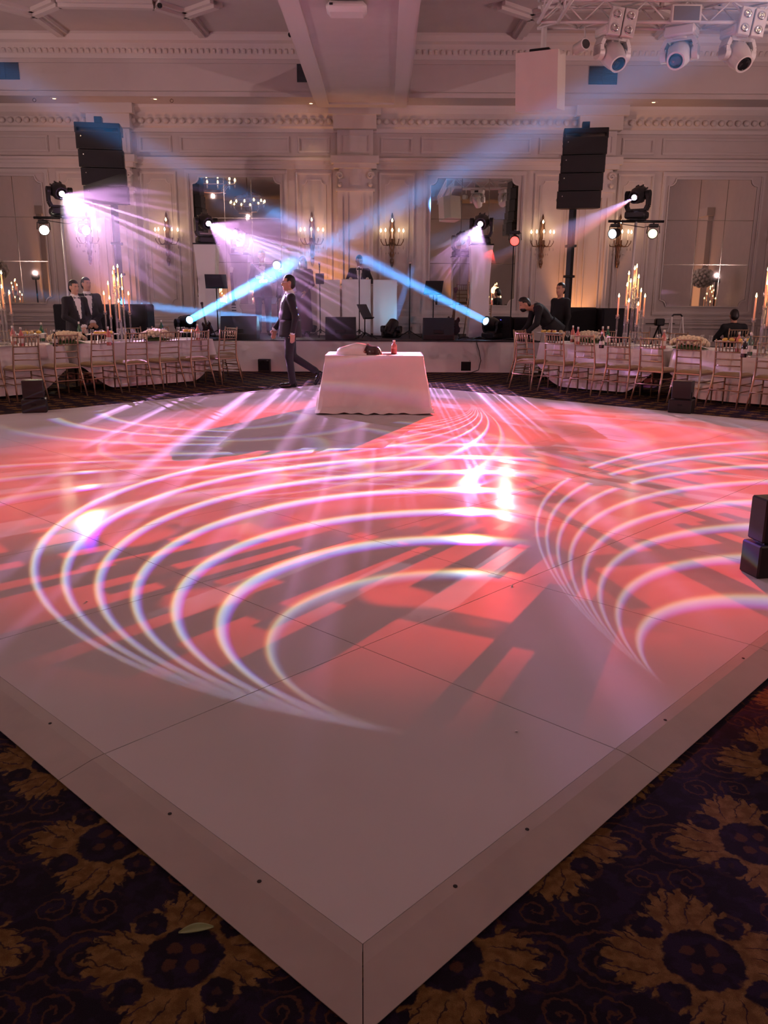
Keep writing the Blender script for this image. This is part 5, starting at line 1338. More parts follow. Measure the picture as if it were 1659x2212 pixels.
def person(label, loc, rz, J, mats, girth=1., long_hair=False, dress=False, tux=True, h=.0125, grip=.5, group=None, headdir=(0, -1, 0), beard=False, glasses=False):
    """J: joints in the person's own frame (faces -y). mats: dict label -> material"""
    root = thing('person', label, 'person', loc, rz, group)
    b = Body(); A = {k: np.array(v, float) for k, v in J.items()}
    pel, ch, nk, hd = A['pelvis'], A['chest'], A['neck'], A['head']
    up = nrm(nk - pel); sh = nrm(A['shoulder_r'] - A['shoulder_l']); fw = nrm(np.cross(sh, up)) * -1; sh = np.cross(up, fw) * -1
    fwd = fw if fw @ np.array([0, -1, 0]) > 0 or True else -fw
    # front vector: keep it pointing to where the chest faces
    if 'front' in A: fwd = nrm(A['front'] - up * (A['front'] @ up))
    right = np.cross(fwd, up)
    R = np.stack([right, fwd, up], 1); jl = 'jacket'
    g = girth
    b.ell(ch, (.185 * g ** .5, .118 * g, .20), jl, R)
    b.ell(ch + up * .10 - fwd * .012, (.175, .098, .12), jl, R)
    mid = pel * .5 + ch * .5
    b.ell(mid + fwd * .022 * g, (.165 * g, .130 * g, .19), jl, R)
    b.ell(pel + up * .02, (.168 * g, .132 * g, .16), jl if not dress else 'dress', R)
    b.cone(nk - up * .03, hd - np.array(headdir) * -.0 - np.array([0, 0, .06]), .058, .052, 'skin')
    hdv = nrm(headdir); hup = nrm(np.array([0, 0, 1.]) - hdv * hdv[2]) if 'headup' not in A else nrm(A['headup']); hr = np.cross(hdv, hup)
    HR = np.stack([hr, hdv, hup], 1)
    W3 = lambda x, y, z: hd + hr * x + hdv * y + hup * z
    b.ell(W3(0, -.012, .022), (.074, .094, .098), 'skin', HR)          # skull
    b.ell(W3(0, .030, -.045), (.056, .060, .072), 'skin', HR)          # jaw
    b.ell(W3(0, .060, -.098), (.026, .024, .020), 'beard' if beard else 'skin', HR)
    b.cone(W3(0, .080, .012), W3(0, .104, -.026), .010, .015, 'skin')  # nose
    for sx in (-1, 1):
        b.ell(W3(sx * .077, -.008, -.012), (.010, .020, .031), 'skin', HR)
    if beard: b.ell(W3(0, .045, -.075), (.054, .052, .040), 'beard', HR)
    for sd in ('l', 'r'):
        S, E_, Wr = A['shoulder_' + sd], A['elbow_' + sd], A['wrist_' + sd]
        b.cone(S - up * .02, E_, .066 * g ** .3, .052, jl); b.cone(E_, Wr, .051, .040, jl)
        b.cone(ch + up * .12, S, .085, .068, jl)
        b.cone(Wr - nrm(Wr - E_) * .005, Wr + nrm(Wr - E_) * .018, .035, .033, 'shirt' if tux else 'skin')
        Hp, K, An, To = A['hip_' + sd], A['knee_' + sd], A['ankle_' + sd], A['toe_' + sd]
        tl = 'dress' if dress else 'trouser'
        b.cone(Hp, K, .098 * g ** .5, .066, tl); b.cone(K, An, .066, .056, tl)
        hl = An - nrm(To - An) * .05 - np.array([0, 0, .03]) if 'heel_' + sd not in A else A['heel_' + sd]
        b.cone(An, hl * .4 + An * .6, .046, .042, 'shoe'); b.cone(hl, To, .036, .028, 'shoe'); b.cone(hl * .5 + To * .5, To, .043, .034, 'shoe')
    b.cone(pel + up * .05, pel - up * .10, .14 * g, .12, 'trouser' if not dress else 'dress')
    if not dress:                                                       # jacket skirt
        b.ell(pel - up * .04, (.178 * g, .140 * g, .13), jl, R)
    else:
        b.cone(pel, A['ankle_l'] * .5 + A['ankle_r'] * .5 + np.array([0, 0, .10]), .17, .20, 'dress')
    if tux:
        b.cone(nk - up * .035 - fwd * .01, nk + up * .012 + fwd * .004, .066, .062, 'shirt')
    V, F = b.net(h, .028)
    C = V[F].mean(1); L = np.array(b.labels(C), dtype=object)
    # shirt front and lapels painted as zones of the suit
    if tux:
        q = (C - nk) @ R; z = q[:, 2]; x = np.abs(q[:, 0]); front = q[:, 1] > .02
        low = -.40; t = np.clip((z - low) / (-.02 - low), 0, 1)
        L[(L == 'jacket') & front & (z > low) & (z < .03) & (x < .012 + .060 * t)] = 'shirt'
        L[(L == 'jacket') & front & (z > low) & (z < -.03) & (x >= .012 + .060 * t) & (x < .030 + .085 * t)] = 'satin'
    vs, fs, labs = [V], [F], [L]; base = len(V)
    for sd, sg in (('l', 1), ('r', -1)):
        Wr, E_ = A['wrist_' + sd], A['elbow_' + sd]; hb = Body()
        dr = A.get('hand_' + sd, nrm(Wr - E_)); pn = A.get('palm_' + sd, np.array([1. if sd == 'l' else -1., 0, 0]) * (-1 if True else 1))
        hand_prims(hb, Wr + nrm(dr) * .012, dr, pn, grip, 'skin', sg)
        v2, f2 = hb.net(.0042, .009); vs.append(v2); fs.append(f2 + base); labs.append(np.array(['skin'] * len(f2), dtype=object)); base += len(v2)
    fc = MB(); fl = []
    def isl(lab): fl.extend([lab] * (len(fc.f) - len(fl)))
    for sx in (-1, 1):
        fc.ball(tuple(W3(sx * .030, .0675, .004)), .0118, 8, 6); isl('white')
        fc.ball(tuple(W3(sx * .030, .0748, .003)), .0062, 8, 6); isl('eye')
        fc.tube([tuple(W3(sx * .013, .087, .022)), tuple(W3(sx * .030, .085, .027)), tuple(W3(sx * .047, .074, .022))], [.0035, .0045, .003], 6); isl('hair')
    fc.tube([tuple(W3(-.023, .078, -.064)), tuple(W3(-.008, .087, -.060)), tuple(W3(.008, .087, -.060)), tuple(W3(.023, .078, -.064))], [.002, .005, .005, .002], 6); isl('lip')
    fcf = [t_ for f_ in fc.f for t_ in ([f_] if len(f_) == 4 else [f_])]
    pv_ = np.array(fc.v)
    V, L = np.concatenate(vs + [pv_]), np.concatenate(labs + [np.array(fl, dtype=object)])
    F = [tuple(q) for q in np.concatenate(fs).tolist()] + [tuple(base + i for i in f_) for f_ in fc.f]
    names = sorted(set(L)); me = bpy.data.meshes.new('body'); me.from_pydata(V.tolist(), [], F)
    for n_ in names: me.materials.append(mats.get(n_, M['suit']))
    me.polygons.foreach_set('material_index', [names.index(x) for x in L]); me.polygons.foreach_set('use_smooth', [True] * len(F)); me.update()
    body = ob('body', me, root)
    if not dress:
        hem = MB()
        def hemf(u, v):
            a = PI / 2 + .12 + u * (2 * PI - .24); q = v
            rx, ry = (.176 + .030 * q) * g, (.142 + .030 * q) * g
            return tuple(pel + right * rx * math.cos(a) + fwd * ry * math.sin(a) + up * (.10 - .27 * q) * (pel[2] > .7 or .5))
        hem.grid(hemf, 28, 6); hm = hem.build('jacket_hem', mats['jacket'], root, True)
        so = hm.modifiers.new('thickness', 'SOLIDIFY'); so.thickness = .012
    # hair
    hb = Body()
    hb.ell(W3(0, -.020, .034), (.081, .096, .096), 'hair', HR)
    hb.ell(W3(0, -.050, -.02), (.076, .066, .085), 'hair', HR)
    if long_hair:
        hb.ell(W3(0, -.055, -.12), (.095, .065, .15), 'hair', HR); hb.cone(W3(-.075, -.02, -.02), W3(-.09, -.01, -.24), .035, .03, 'hair'); hb.cone(W3(.075, -.02, -.02), W3(.09, -.01, -.24), .035, .03, 'hair')
    v2, f2 = hb.net(.009, .02)
    q = (v2 - hd) @ HR
    keep = ~((q[:, 1] > .030) & (q[:, 2] < .062)) & ~((q[:, 1] > -.03) & (q[:, 2] < .010) & (np.abs(q[:, 0]) < .09) & (not long_hair))
    kf = keep[f2].all(1); f2 = f2[kf]
    me = bpy.data.meshes.new('hair'); me.from_pydata(v2.tolist(), [], f2.tolist()); me.materials.append(mats.get('hair', M['hair'])); me.polygons.foreach_set('use_smooth', [True] * len(f2)); me.update()
    ob('hair', me, root)
    if tux:
        t = MB(); c = nk + fwd * .072 - up * .030
        for s_ in (-1, 1):
            p = [c + right * s_ * .008 + up * .010, c + right * s_ * .008 - up * .010, c + right * s_ * .058 - up * .026, c + right * s_ * .058 + up * .026]
            p = [Vector(x) for x in p]; n_ = Vector(fwd) * .014
            t.raw([x - n_ for x in p] + [x + n_ for x in p], [(0, 1, 2, 3), (7, 6, 5, 4), (0, 4, 5, 1), (1, 5, 6, 2), (2, 6, 7, 3), (3, 7, 4, 0)])
        t.ball(tuple(c), .014, 8, 6); t.build('bow_tie', M['satin'], root)
    if glasses:
        t = MB()
        for s_ in (-1, 1):
            ring = [tuple(W3(s_ * .033 + .024 * math.cos(a), .098, .008 + .018 * math.sin(a))) for a in np.linspace(0, 2 * PI, 14)[:-1]]
            t.tube(ring, .0022, 5, closed=True); t.tube([tuple(W3(s_ * .057, .098, .012)), tuple(W3(s_ * .082, -.005, .008))], .0022, 5)
        t.tube([tuple(W3(-.009, .098, .01)), tuple(W3(.009, .098, .01))], .0022, 5); t.build('spectacles', M['chrome'], root)
    return root

def stand(H=1.8, **kw):
    k = H / 1.8
    J = dict(pelvis=(0, 0, .98), chest=(0, .005, 1.30), neck=(0, .012, 1.505), head=(0, -.012, 1.675),
             shoulder_l=(.185, .01, 1.445), shoulder_r=(-.185, .01, 1.445), elbow_l=(.235, .02, 1.16), elbow_r=(-.235, .02, 1.16),
             wrist_l=(.245, -.05, .91), wrist_r=(-.245, -.05, .91), hip_l=(.095, 0, .93), hip_r=(-.095, 0, .93),
             knee_l=(.105, -.01, .51), knee_r=(-.105, -.01, .51), ankle_l=(.11, .03, .10), ankle_r=(-.11, .03, .10),
             toe_l=(.125, -.15, .035), toe_r=(-.125, -.15, .035), front=(0, -1, 0))
    J.update(kw)
    return {n: (tuple(np.array(v) * k) if n not in ('front', 'palm_l', 'palm_r', 'hand_l', 'hand_r', 'headup') else v) for n, v in J.items()}
TUX = dict(jacket=M['suit'], trouser=M['suit'], skin=M['skin'], shoe=M['shoe'], shirt=M['shirt'], satin=M['satin'], eye=M['eye'], lip=M['lip'], white=M['eyewhite'], hair=M['hair'], beard=M['hair'])
TUX2 = dict(TUX, skin=M['skin2'])

def floor_at(px, py, z=0.): p = gz(px, py, z); return (p.x, p.y, z)

# the man in a tuxedo striding left along the edge of the dance floor
J = stand(1.80, pelvis=(0, 0, .99), chest=(0, -.015, 1.30), hip_l=(.09, 0, .94), hip_r=(-.09, 0, .94),
          knee_l=(.085, -.035, .52), ankle_l=(.085, .015, .105), toe_l=(.10, -.17, .036), heel_l=(.085, .06, .04),
          knee_r=(-.095, .04, .50), ankle_r=(-.10, .40, .27), toe_r=(-.11, .42, .05), heel_r=(-.10, .50, .22),
          elbow_l=(.245, .07, 1.15), wrist_l=(.235, .02, .905), elbow_r=(-.245, -.05, 1.17), wrist_r=(-.235, -.22, .95),
          hand_l=(0, -.06, -1), hand_r=(0, -.25, -1), palm_l=(-1, 0, 0), palm_r=(1, 0, 0))
p = gz(622, 837, FZ)
person('person in a black tuxedo and bow tie striding past the draped table', (p.x + .05, p.y + .05, FZ), math.radians(-78), J, TUX, girth=1.10, h=.0105, grip=.45, headdir=(.10, -1, -.02), glasses=True)

# two waiters side by side behind the left banquet table, hands clasped
base = at(166, 700, 15.5); base2 = at(193, 700, 16.15)
J = stand(1.76, elbow_l=(.25, -.02, 1.14), elbow_r=(-.25, -.02, 1.14), wrist_l=(.05, -.19, .98), wrist_r=(-.05, -.20, .98), hand_l=(-.6, -.35, -.75), hand_r=(.5, -.35, -.85), palm_l=(-.2, .8, -.2), palm_r=(.2, .8, -.2))
person('waiter in black tuxedo with gloves in hand, nearer of the pair behind flowers', (base.x, 15.5, 0), math.radians(52), J, TUX2, h=.0135, grip=.6, headdir=(.1, -1, -.12), group='waiters behind the left banquet table')
J = stand(1.83, elbow_l=(.25, -.02, 1.14), elbow_r=(-.25, -.02, 1.14), wrist_l=(.04, -.20, 1.0), wrist_r=(-.04, -.20, 1.0), hand_l=(-.6, -.4, -.6), hand_r=(.6, -.4, -.6), palm_l=(0, .9, 0), palm_r=(0, .9, 0))
person('taller waiter in black tuxedo and bow tie, beside the left speaker tower', (base2.x, 16.15, 0), math.radians(35), J, TUX, h=.0135, girth=1.12, grip=.6, headdir=(.35, -1, -.05), group='waiters behind the left banquet table')

# the disc jockey behind the white booth
b_ = at(776, 600, 20.1)
J = stand(1.80, elbow_l=(.30, -.03, 1.18), elbow_r=(-.30, -.03, 1.18), wrist_l=(.20, -.24, 1.25), wrist_r=(-.20, -.24, 1.25), hand_l=(-.2, -1, -.2), hand_r=(.2, -1, -.2), palm_l=(0, 0, -1), palm_r=(0, 0, -1))
person('disc jockey in a dark suit bent over the controls of the white booth', (b_.x, 20.2, .648), 0, J, TUX, h=.0135, headdir=(.15, -1, -.45), grip=.3)

# performers in the haze on stage
b_ = at(567, 600, 19.0)
J = stand(1.84, elbow_l=(.25, -.04, 1.17), elbow_r=(-.25, -.04, 1.17), wrist_l=(.02, -.22, 1.22), wrist_r=(-.06, -.22, 1.14), hand_l=(-1, -.1, .1), hand_r=(1, -.1, .1), palm_l=(0, 1, 0), palm_r=(0, 1, 0))
person('musician in dark suit standing in the haze by the boom microphone', (b_.x, 19.0, .648), math.radians(8), J, TUX, h=.0135, headdir=(.1, -1, -.1))
b_ = at(654, 600, 19.6)
J = stand(1.74, wrist_l=(.14, -.16, 1.0), wrist_r=(-.16, -.16, 1.0), hand_l=(-.2, -.5, -.8), hand_r=(.2, -.5, -.8))
DRESS = dict(TUX2, jacket=mat('mauve_dress', (.16, .07, .10), .7), dress=mat('mauve_dress_skirt', (.16, .07, .10), .7), hair=mat('brown_hair', (.05, .025, .018), .5))
person('long-haired singer in a mauve dress near the microphone with the tablet', (b_.x, 19.6, .648), math.radians(-20), J, DRESS, long_hair=True, dress=True, tux=False, h=.0135, girth=.92)

# two technicians behind the right banquet table
b_ = at(1192, 690, 15.9); b2_ = at(1204, 690, 16.5)
DARK = dict(TUX, jacket=mat('black_work_shirt', (.012, .012, .015), .85), trouser=mat('black_trousers', (.013, .013, .016), .85))
c0 = np.array([0, -.0, .96])
J = stand(1.80, chest=(0, -.20, 1.22), neck=(0, -.37, 1.33), head=(0, -.55, 1.38), shoulder_l=(.185, -.33, 1.30), shoulder_r=(-.185, -.33, 1.30),
          elbow_l=(.22, -.36, 1.03), elbow_r=(-.22, -.36, 1.03), wrist_l=(.16, -.50, .88), wrist_r=(-.16, -.50, .88), hand_l=(-.1, -.6, -.7), hand_r=(.1, -.6, -.7), front=(0, -.72, -.69), headup=(0, -.35, .93))
person('technician in black bending forward over gear beside the right speaker tower', (b_.x, 15.9, 0), math.radians(-82), J, DARK, h=.0135, tux=False, headdir=(0, -.80, -.60), beard=True)
J = stand(1.78)
person('technician in black standing upright against the right speaker pole', (b2_.x + .02, 16.42, 0), math.radians(-62), J, DARK, h=.0135, tux=False, headdir=(.25, -1, -.05))

# someone sitting with their back to the room by the right-hand wall
b_ = at(1586, 720, 16.6)
J = stand(1.76, pelvis=(0, 0, .52), chest=(0, -.05, .84), neck=(0, -.07, 1.04), head=(0, -.12, 1.20), shoulder_l=(.19, -.05, .98), shoulder_r=(-.19, -.05, .98),
          elbow_l=(.33, -.12, .74), elbow_r=(-.33, -.12, .74), wrist_l=(.20, -.34, .74), wrist_r=(-.20, -.34, .74), hip_l=(.10, -.03, .50), hip_r=(-.10, -.03, .50),
          knee_l=(.13, -.46, .50), knee_r=(-.13, -.46, .50), ankle_l=(.13, -.44, .10), ankle_r=(-.13, -.44, .10), toe_l=(.14, -.62, .035), toe_r=(-.14, -.62, .035), hand_l=(-.6, -.6, 0), hand_r=(.6, -.6, 0), palm_l=(0, 0, -1), palm_r=(0, 0, -1))
SEATED = person('person in black seen from behind, sitting near the folded camera rig', (b_.x, 16.6, .0), math.radians(176), J, DARK, h=.0135, tux=False, headdir=(0, -1, -.25))
# ------------------------------------------------------------------ wall sconces
def sconce(label, x, z):
    t = thing('wall_sconce', label, 'wall lamp', (x, YF - .018, z), 0, 'crystal candle sconces on the back wall')
    bk = MB()
    bk.lathe([(.02, -.62), (.05, -.50), (.035, -.42), (.06, -.34), (.04, -.25), (.07, -.12), (.075, .0), (.05, .12), (.075, .22), (.05, .36), (.06, .42), (.02, .50), (.03, .54), (.005, .62)], (0, -.05, 0), 10, 1., .55); bk.build('backplate', M['bronze'], t, True)
    for i, (ax, ay) in enumerate(((-.27, -.10), (-.16, -.22), (0, -.27), (.16, -.22), (.27, -.10))):
        MB().tube([(0, -.05, -.02), (ax * .4, -.03 + ay * .4, -.13), (ax * .8, ay * .85, -.12), (ax, ay, -.03), (ax, ay, .02)], .011, 6).build('arm', M['bronze'], t, True)
        cd = MB().lathe([(.028, .01), (.032, .022), (.014, .03), (.013, .17)], (ax, ay, 0), 8).build('candle', M['trim'], t, True)
        MB().lathe([(.006, .17), (.022, .20), (.014, .23), (.001, .255)], (ax, ay, 0), 8).build('bulb', M['bulb'], cd, True)
        MB().lathe([(.001, -.24), (.016, -.20), (.009, -.16), (.001, -.13)], (ax, ay, 0), 6).build('crystal_drop', M['crystal'], t)
        MB().lathe([(.001, -.34), (.014, -.31), (.001, -.27)], (ax * .55, ay * .6, 0), 6).build('crystal_drop', M['crystal'], t)
    MB().lathe([(.006, .40), (.022, .43), (.014, .46), (.001, .485)], (0, -.11, 0), 8).build('top_bulb', M['bulb'], t, True)
    for k in range(4): MB().ball((0, -.08, -.42 - k * .07), .035 - k * .006, 8, 6).build('crystal_drop', M['crystal'], t)
    point('sconce_glow', (x, YF - .42, z + .30), 2.8, (1., .58, .38), .10)
    return t
for px, py, lab in ((361, 516, 'crystal candle sconce left of the musician, next to the tall left mirror'), (674, 516, 'crystal candle sconce above the singer, left of the centre pilaster'), (847, 518, 'crystal candle sconce right of the centre pilaster'), (1171, 521, 'crystal candle sconce above the bending technician'), (1338, 521, 'crystal candle sconce partly hidden by the right lamp tree'), (190, 514, 'crystal candle sconce beside the left lamp tree, seen through rays')):
    p = at(px, py, YF - .1); sconce(lab, p.x, p.z)

# ------------------------------------------------------------------ amber uplights at the pilasters
def uplight(label, loc, aim, energy, colour=(1., .38, .12)):
    t = thing('uplight', label, 'uplight', loc, 0, 'amber uplights at the walls')
    d = (Vector(aim) - Vector(loc)).normalized()
    MB().tube([(-.10, 0, 0), (-.10, 0, .13), (.10, 0, .13), (.10, 0, 0)], .008, 6).build('bracket', BL, t)
    MX = Matrix.Translation((0, 0, .13)) @ basis(d).to_4x4() @ Matrix.Rotation(-PI / 2, 4, 'X')
    c = MB().lathe([(.05, -.10), (.075, -.08), (.085, .06), (.074, .06), (.001, .045)], n=16).xf(MX).build('can', BL, t, 'auto')
    MB().lathe([(.07, .048), (.001, .054)], n=16).xf(MX).build('lens', mat('amber_lens', (1, .5, .2), .3, emit=(1., .42, .12), estr=6.), c)
    spot('uplight_lamp', Vector(loc) + Vector((0, 0, .13)) + d * .10, aim, energy, colour, 60, .7, .06)
uplight('amber uplight on stage at the foot of the centre pilaster', (AX - 1.0, YF - .75, SZ + .008), (AX - .35, YF, 3.9), 150)
uplight('amber uplight behind the technicians at the foot of the right pilaster', (AX + BAY - .55, YF - .75, 0), (AX + BAY - .1, YF, 3.2), 190)
uplight('amber uplight behind the waiters at the foot of the left pilaster', (AX - BAY - .55, YF - .75, 0), (AX - BAY, YF, 3.2), 150, (1., .34, .16))
for i, (x, y, ax, ay, lab) in enumerate(((-9.5, YB + .8, -9.5, YB, 'first pilaster of the rear wall'), (-4.5, YB + .8, -4.5, YB, 'second pilaster of the rear wall'), (4.5, YB + .8, 4.5, YB, 'third pilaster of the rear wall'), (9.5, YB + .8, 9.5, YB, 'fourth pilaster of the rear wall'), (X1 - .8, 8., X1, 8., 'middle pilaster of the right wall'), (X0 + .8, 8., X0, 8., 'middle pilaster of the left wall'))):
    uplight('amber uplight at the ' + lab, (x, y, 0), (ax, ay, 3.4), 260)

# ------------------------------------------------------------------ ceiling fittings
for px, py, lab in ((10, 152, 'dark vent grille high on the bulkhead, above the left lamp tree'), (672, 158, 'dark vent grille half hidden by the ceiling beam'), (1303, 163, 'dark vent grille behind the white hanging truss')):
    p = at(px, py, SOFY - .03); w, h_ = .62, .36
    t = thing('vent_grille', lab, 'vent', (p.x, SOFY - .022, p.z), 0, 'vent grilles on the bulkhead')
    MB().box(-w / 2, w / 2, -.006, .0, -h_ / 2, h_ / 2).build('backing', M['vent'], t)
    for (a0, a1, b0, b1) in ((-w / 2, w / 2, h_ / 2 - .015, h_ / 2), (-w / 2, w / 2, -h_ / 2, -h_ / 2 + .015), (-w / 2, -w / 2 + .015, -h_ / 2, h_ / 2), (w / 2 - .015, w / 2, -h_ / 2, h_ / 2), (-.008, .008, -h_ / 2, h_ / 2)):
        MB().box(a0, a1, -.02, -.004, b0, b1).build('frame', M['vent'], t)
    for k in range(9): MB().box(-w / 2 + .015, w / 2 - .015, -.016, -.006, -h_ / 2 + .03 + k * .036, -h_ / 2 + .042 + k * .036).build('slat', M['vent'], t)
for px, py, lab in ((114, 210, 'lit recessed downlight in the soffit above the left speaker tower'), (335, 213, 'lit recessed downlight in the soffit above the left sconce'), (672, 223, 'lit recessed downlight in the soffit beside the ceiling beam'), (1412, 220, 'lit recessed downlight in the soffit above the right lamp tree')):
    p = gz(px, py, SOFZ); t = thing('downlight', lab, 'downlight', (p.x, min(max(p.y, SOFY + .2), YF - .5), SOFZ - .001), 0, 'recessed downlights in the soffit')
    MB().lathe([(.075, -.012), (.095, -.008), (.095, 0), (.07, 0)], n=18).build('ring', M['trim'], t, True)
    MB().lathe([(.001, -.014), (.07, -.010), (.07, -.002)], n=18).build('lamp', M['down'], t, True)
    spot('downlight_lamp', Vector(t.location) + Vector((0, 0, -.03)), Vector(t.location) + Vector((0, .15, -5)), 22, (1., .62, .3), 70, .8, .05)
for px, py, lab in ((62, 211, 'small hook ring under the soffit left of the left speaker tower'), (365, 214, 'small hook ring under the soffit above the left tall mirror')):
    p = gz(px, py, SOFZ - .06); t = MB().tube([(.035 * math.cos(a), 0, .035 * math.sin(a) - .045) for a in np.linspace(0, 2 * PI, 17)[:-1]], .006, 6, closed=True).tube([(0, 0, -.01), (0, 0, .001)], .008, 6).build('ceiling_hook', M['bronze'], None, True)
    t.location = (p.x, min(max(p.y, SOFY + .2), YF - .5), SOFZ); tag(t, lab, 'hook')
# white device under the beam
p = gz(749, 18, 5.62)
pj = thing('ceiling_projector', 'white rounded device mounted under the ceiling beam', 'projector', (p.x, p.y, 5.70))
MB().bbox(-.30, .30, -.20, .20, -.17, -.02, .06).build('housing', M['whiteplast'], pj, 'auto'); MB().tube([(0, 0, -.02), (0, 0, 0)], .05, 10).build('mount', M['whiteplast'], pj); MB().cbox((-.22, -.202, -.08), (.05, .006, .03)).build('window', M['darklens'], pj)
# little domes
for px, py, lab in ((627, 75, 'small dark dome camera on the ceiling beside the beam'), (345, 12, 'small white sensor with a dark tip under a coffer rib')):
    p = gz(px, py, ZC - .2); t = thing('ceiling_sensor', lab, 'sensor', (p.x, min(p.y, SOFY - .45), ZC)); MB().tube([(0, 0, 0), (0, 0, -.18)], .03, 10).build('stem', M['whiteplast'], t); MB().ball((0, 0, -.2), .05, 12, 8).build('dome', M['darklens'], t, True)

# white truss with moving heads, right
TY, TZ0 = 12.5, at(1400, 55, 12.5).z
tA, tB = at(1165, 50, TY).x, 7.2
TS_ = thing('lighting_truss', 'white box truss hung from the ceiling at the right', 'truss', (0, 0, 0))
for (yy, zz) in ((-.14, .0), (.14, .0), (-.14, .26), (.14, .26)): MB().tube([(tA, TY + yy, TZ0 + zz), (tB, TY + yy, TZ0 + zz)], .025, 8).build('chord', M['whitemetal'], TS_, True)
k = 0; x = tA
while x < tB - .3:
    z0, z1 = (0, .26) if k % 2 == 0 else (.26, 0)
    for yy in (-.14, .14): MB().tube([(x, TY + yy, TZ0 + z0), (x + .28, TY + yy, TZ0 + z1)], .012, 6).build('brace', M['whitemetal'], TS_, True)
    for zz in (0, .26): MB().tube([(x, TY - .14 if k % 2 else TY + .14, TZ0 + zz), (x + .28, TY + .14 if k % 2 else TY - .14, TZ0 + zz)], .012, 6).build('brace', M['whitemetal'], TS_, True)
    x += .28; k += 1
q = at(1200, 5, TY - 1.6)
for (yy, zz) in ((-.13, .0), (.13, .0), (-.13, .26), (.13, .26)): MB().tube([(tA + .10 + yy, TY - .1, TZ0 + zz), (tA + .10 + yy, TY - 5.2, TZ0 + zz)], .025, 8).build('chord', M['whitemetal'], TS_, True)
for k in range(18):
    y0 = TY - .14 - k * .28
    for xx in (-.13, .13): MB().tube([(tA + .1 + xx, y0, TZ0 + (0 if k % 2 else .26)), (tA + .1 + xx, y0 - .28, TZ0 + (.26 if k % 2 else 0))], .012, 6).build('brace', M['whitemetal'], TS_, True)
for xx in (tA + .4, tB - .6): MB().tube([(xx, TY, TZ0 + .26), (xx, TY, ZC - .006)], .015, 6).build('drop_rod', M['whitemetal'], TS_, True)
WM = M['whitemetal']
for px, aim, lab in ((1322, (.35, -.9, -.9), 'white unlit moving head under the truss, next to the round camera'), (1468, (-.45, -.75, -.55), 'white unlit moving head under the truss, tilted to show its lens'), (1592, (.3, -.9, -.9), 'white unlit moving head under the truss, outermost of the three')):
    px_, py_ = px, 118
    c = at(px_, py_, TY); d = Vector(aim).normalized(); kk = 1.25
    moving_head(lab, c + d * .2 * kk, c + d * 5, M['darklens'], WM, kk, hang=True, group='white moving heads on the truss', floor=TZ0 - .02)
# twin blinder panels clamped to the truss
for px, lab in ((1345, 'pair of white two-lamp blinder panels on the truss, beside the round camera'), (1625, 'pair of white two-lamp blinder panels on the truss, outer pair')):
    c = at(px, 48, TY - .22); t = thing('blinder_panel', lab, 'stage light', (c.x, TY - .20, c.z), 0, 'blinder panels on the truss')
    for sx in (-1, 1):
        b = MB().bbox(sx * .092 - .085, sx * .092 + .085, -.05, .04, -.17, .17, .01).xf(Matrix.Rotation(math.radians(8), 4, 'Y')).build('panel', WM, t)
        for zz in (-.085, .085): MB().lathe([(.055, 0), (.050, .012), (.03, .008), (.001, .006)], n=16).xf(Matrix.Rotation(math.radians(8), 4, 'Y') @ Matrix.Translation((sx * .092, -.05, zz)) @ Matrix.Rotation(PI / 2, 4, 'X')).build('reflector', M['chrome'], b, True)
# flat panel light
c = at(1482, 30, TY - .2); t = thing('flood_panel', 'white framed flat flood panel on the truss', 'stage light', (c.x, TY - .20, c.z))
MB().bbox(-.20, .20, -.03, .03, -.11, .11, .01).build('frame', WM, t); MB().box(-.17, .17, -.036, -.028, -.085, .085).build('face', M['screen'], t)
# round camera on a drop
c = at(1262, 99, TY); t = thing('round_camera', 'white round camera with black lens dangling from the truss', 'camera', (c.x, TY, TZ0 - .02))
MB().tube([(0, 0, .0), (0, 0, c.z - TZ0 + .12)], .014, 6).build('drop_rod', WM, t); MB().cyl((-.08, .10, c.z - TZ0 + .0), (.0, -.09, c.z - TZ0 + .02), .075, .075, 16).build('barrel', WM, t, 'auto')
MB().cyl((.0, -.088, c.z - TZ0 + .02), (.002, -.094, c.z - TZ0 + .0205), .062, .06, 16).build('lens', M['darklens'], t)
# white hanging loudspeaker
c = at(1170, 178, 12.6); t = thing('hanging_loudspeaker', 'white boxy loudspeaker hanging below the corner of the truss', 'loudspeaker', (c.x, 12.6, c.z), math.radians(-24))
poly = [(-.30, -.26), (.28, -.26), (.28, .22), (-.14, .30), (-.30, .12)]
MB().prism(poly, -.36, .36).xf(Matrix.Rotation(math.radians(8), 4, 'X')).build('cabinet', M['panel'], t); MB().tube([(0, 0, .30), (0, .0, .62), (0, 0, TZ0 - c.z)], .04, 8).build('hanger', WM, t)
MB().bbox(-.16, .12, -.14, .10, .345, .40, .01).build('top_bracket', M['blackmetal'], t)

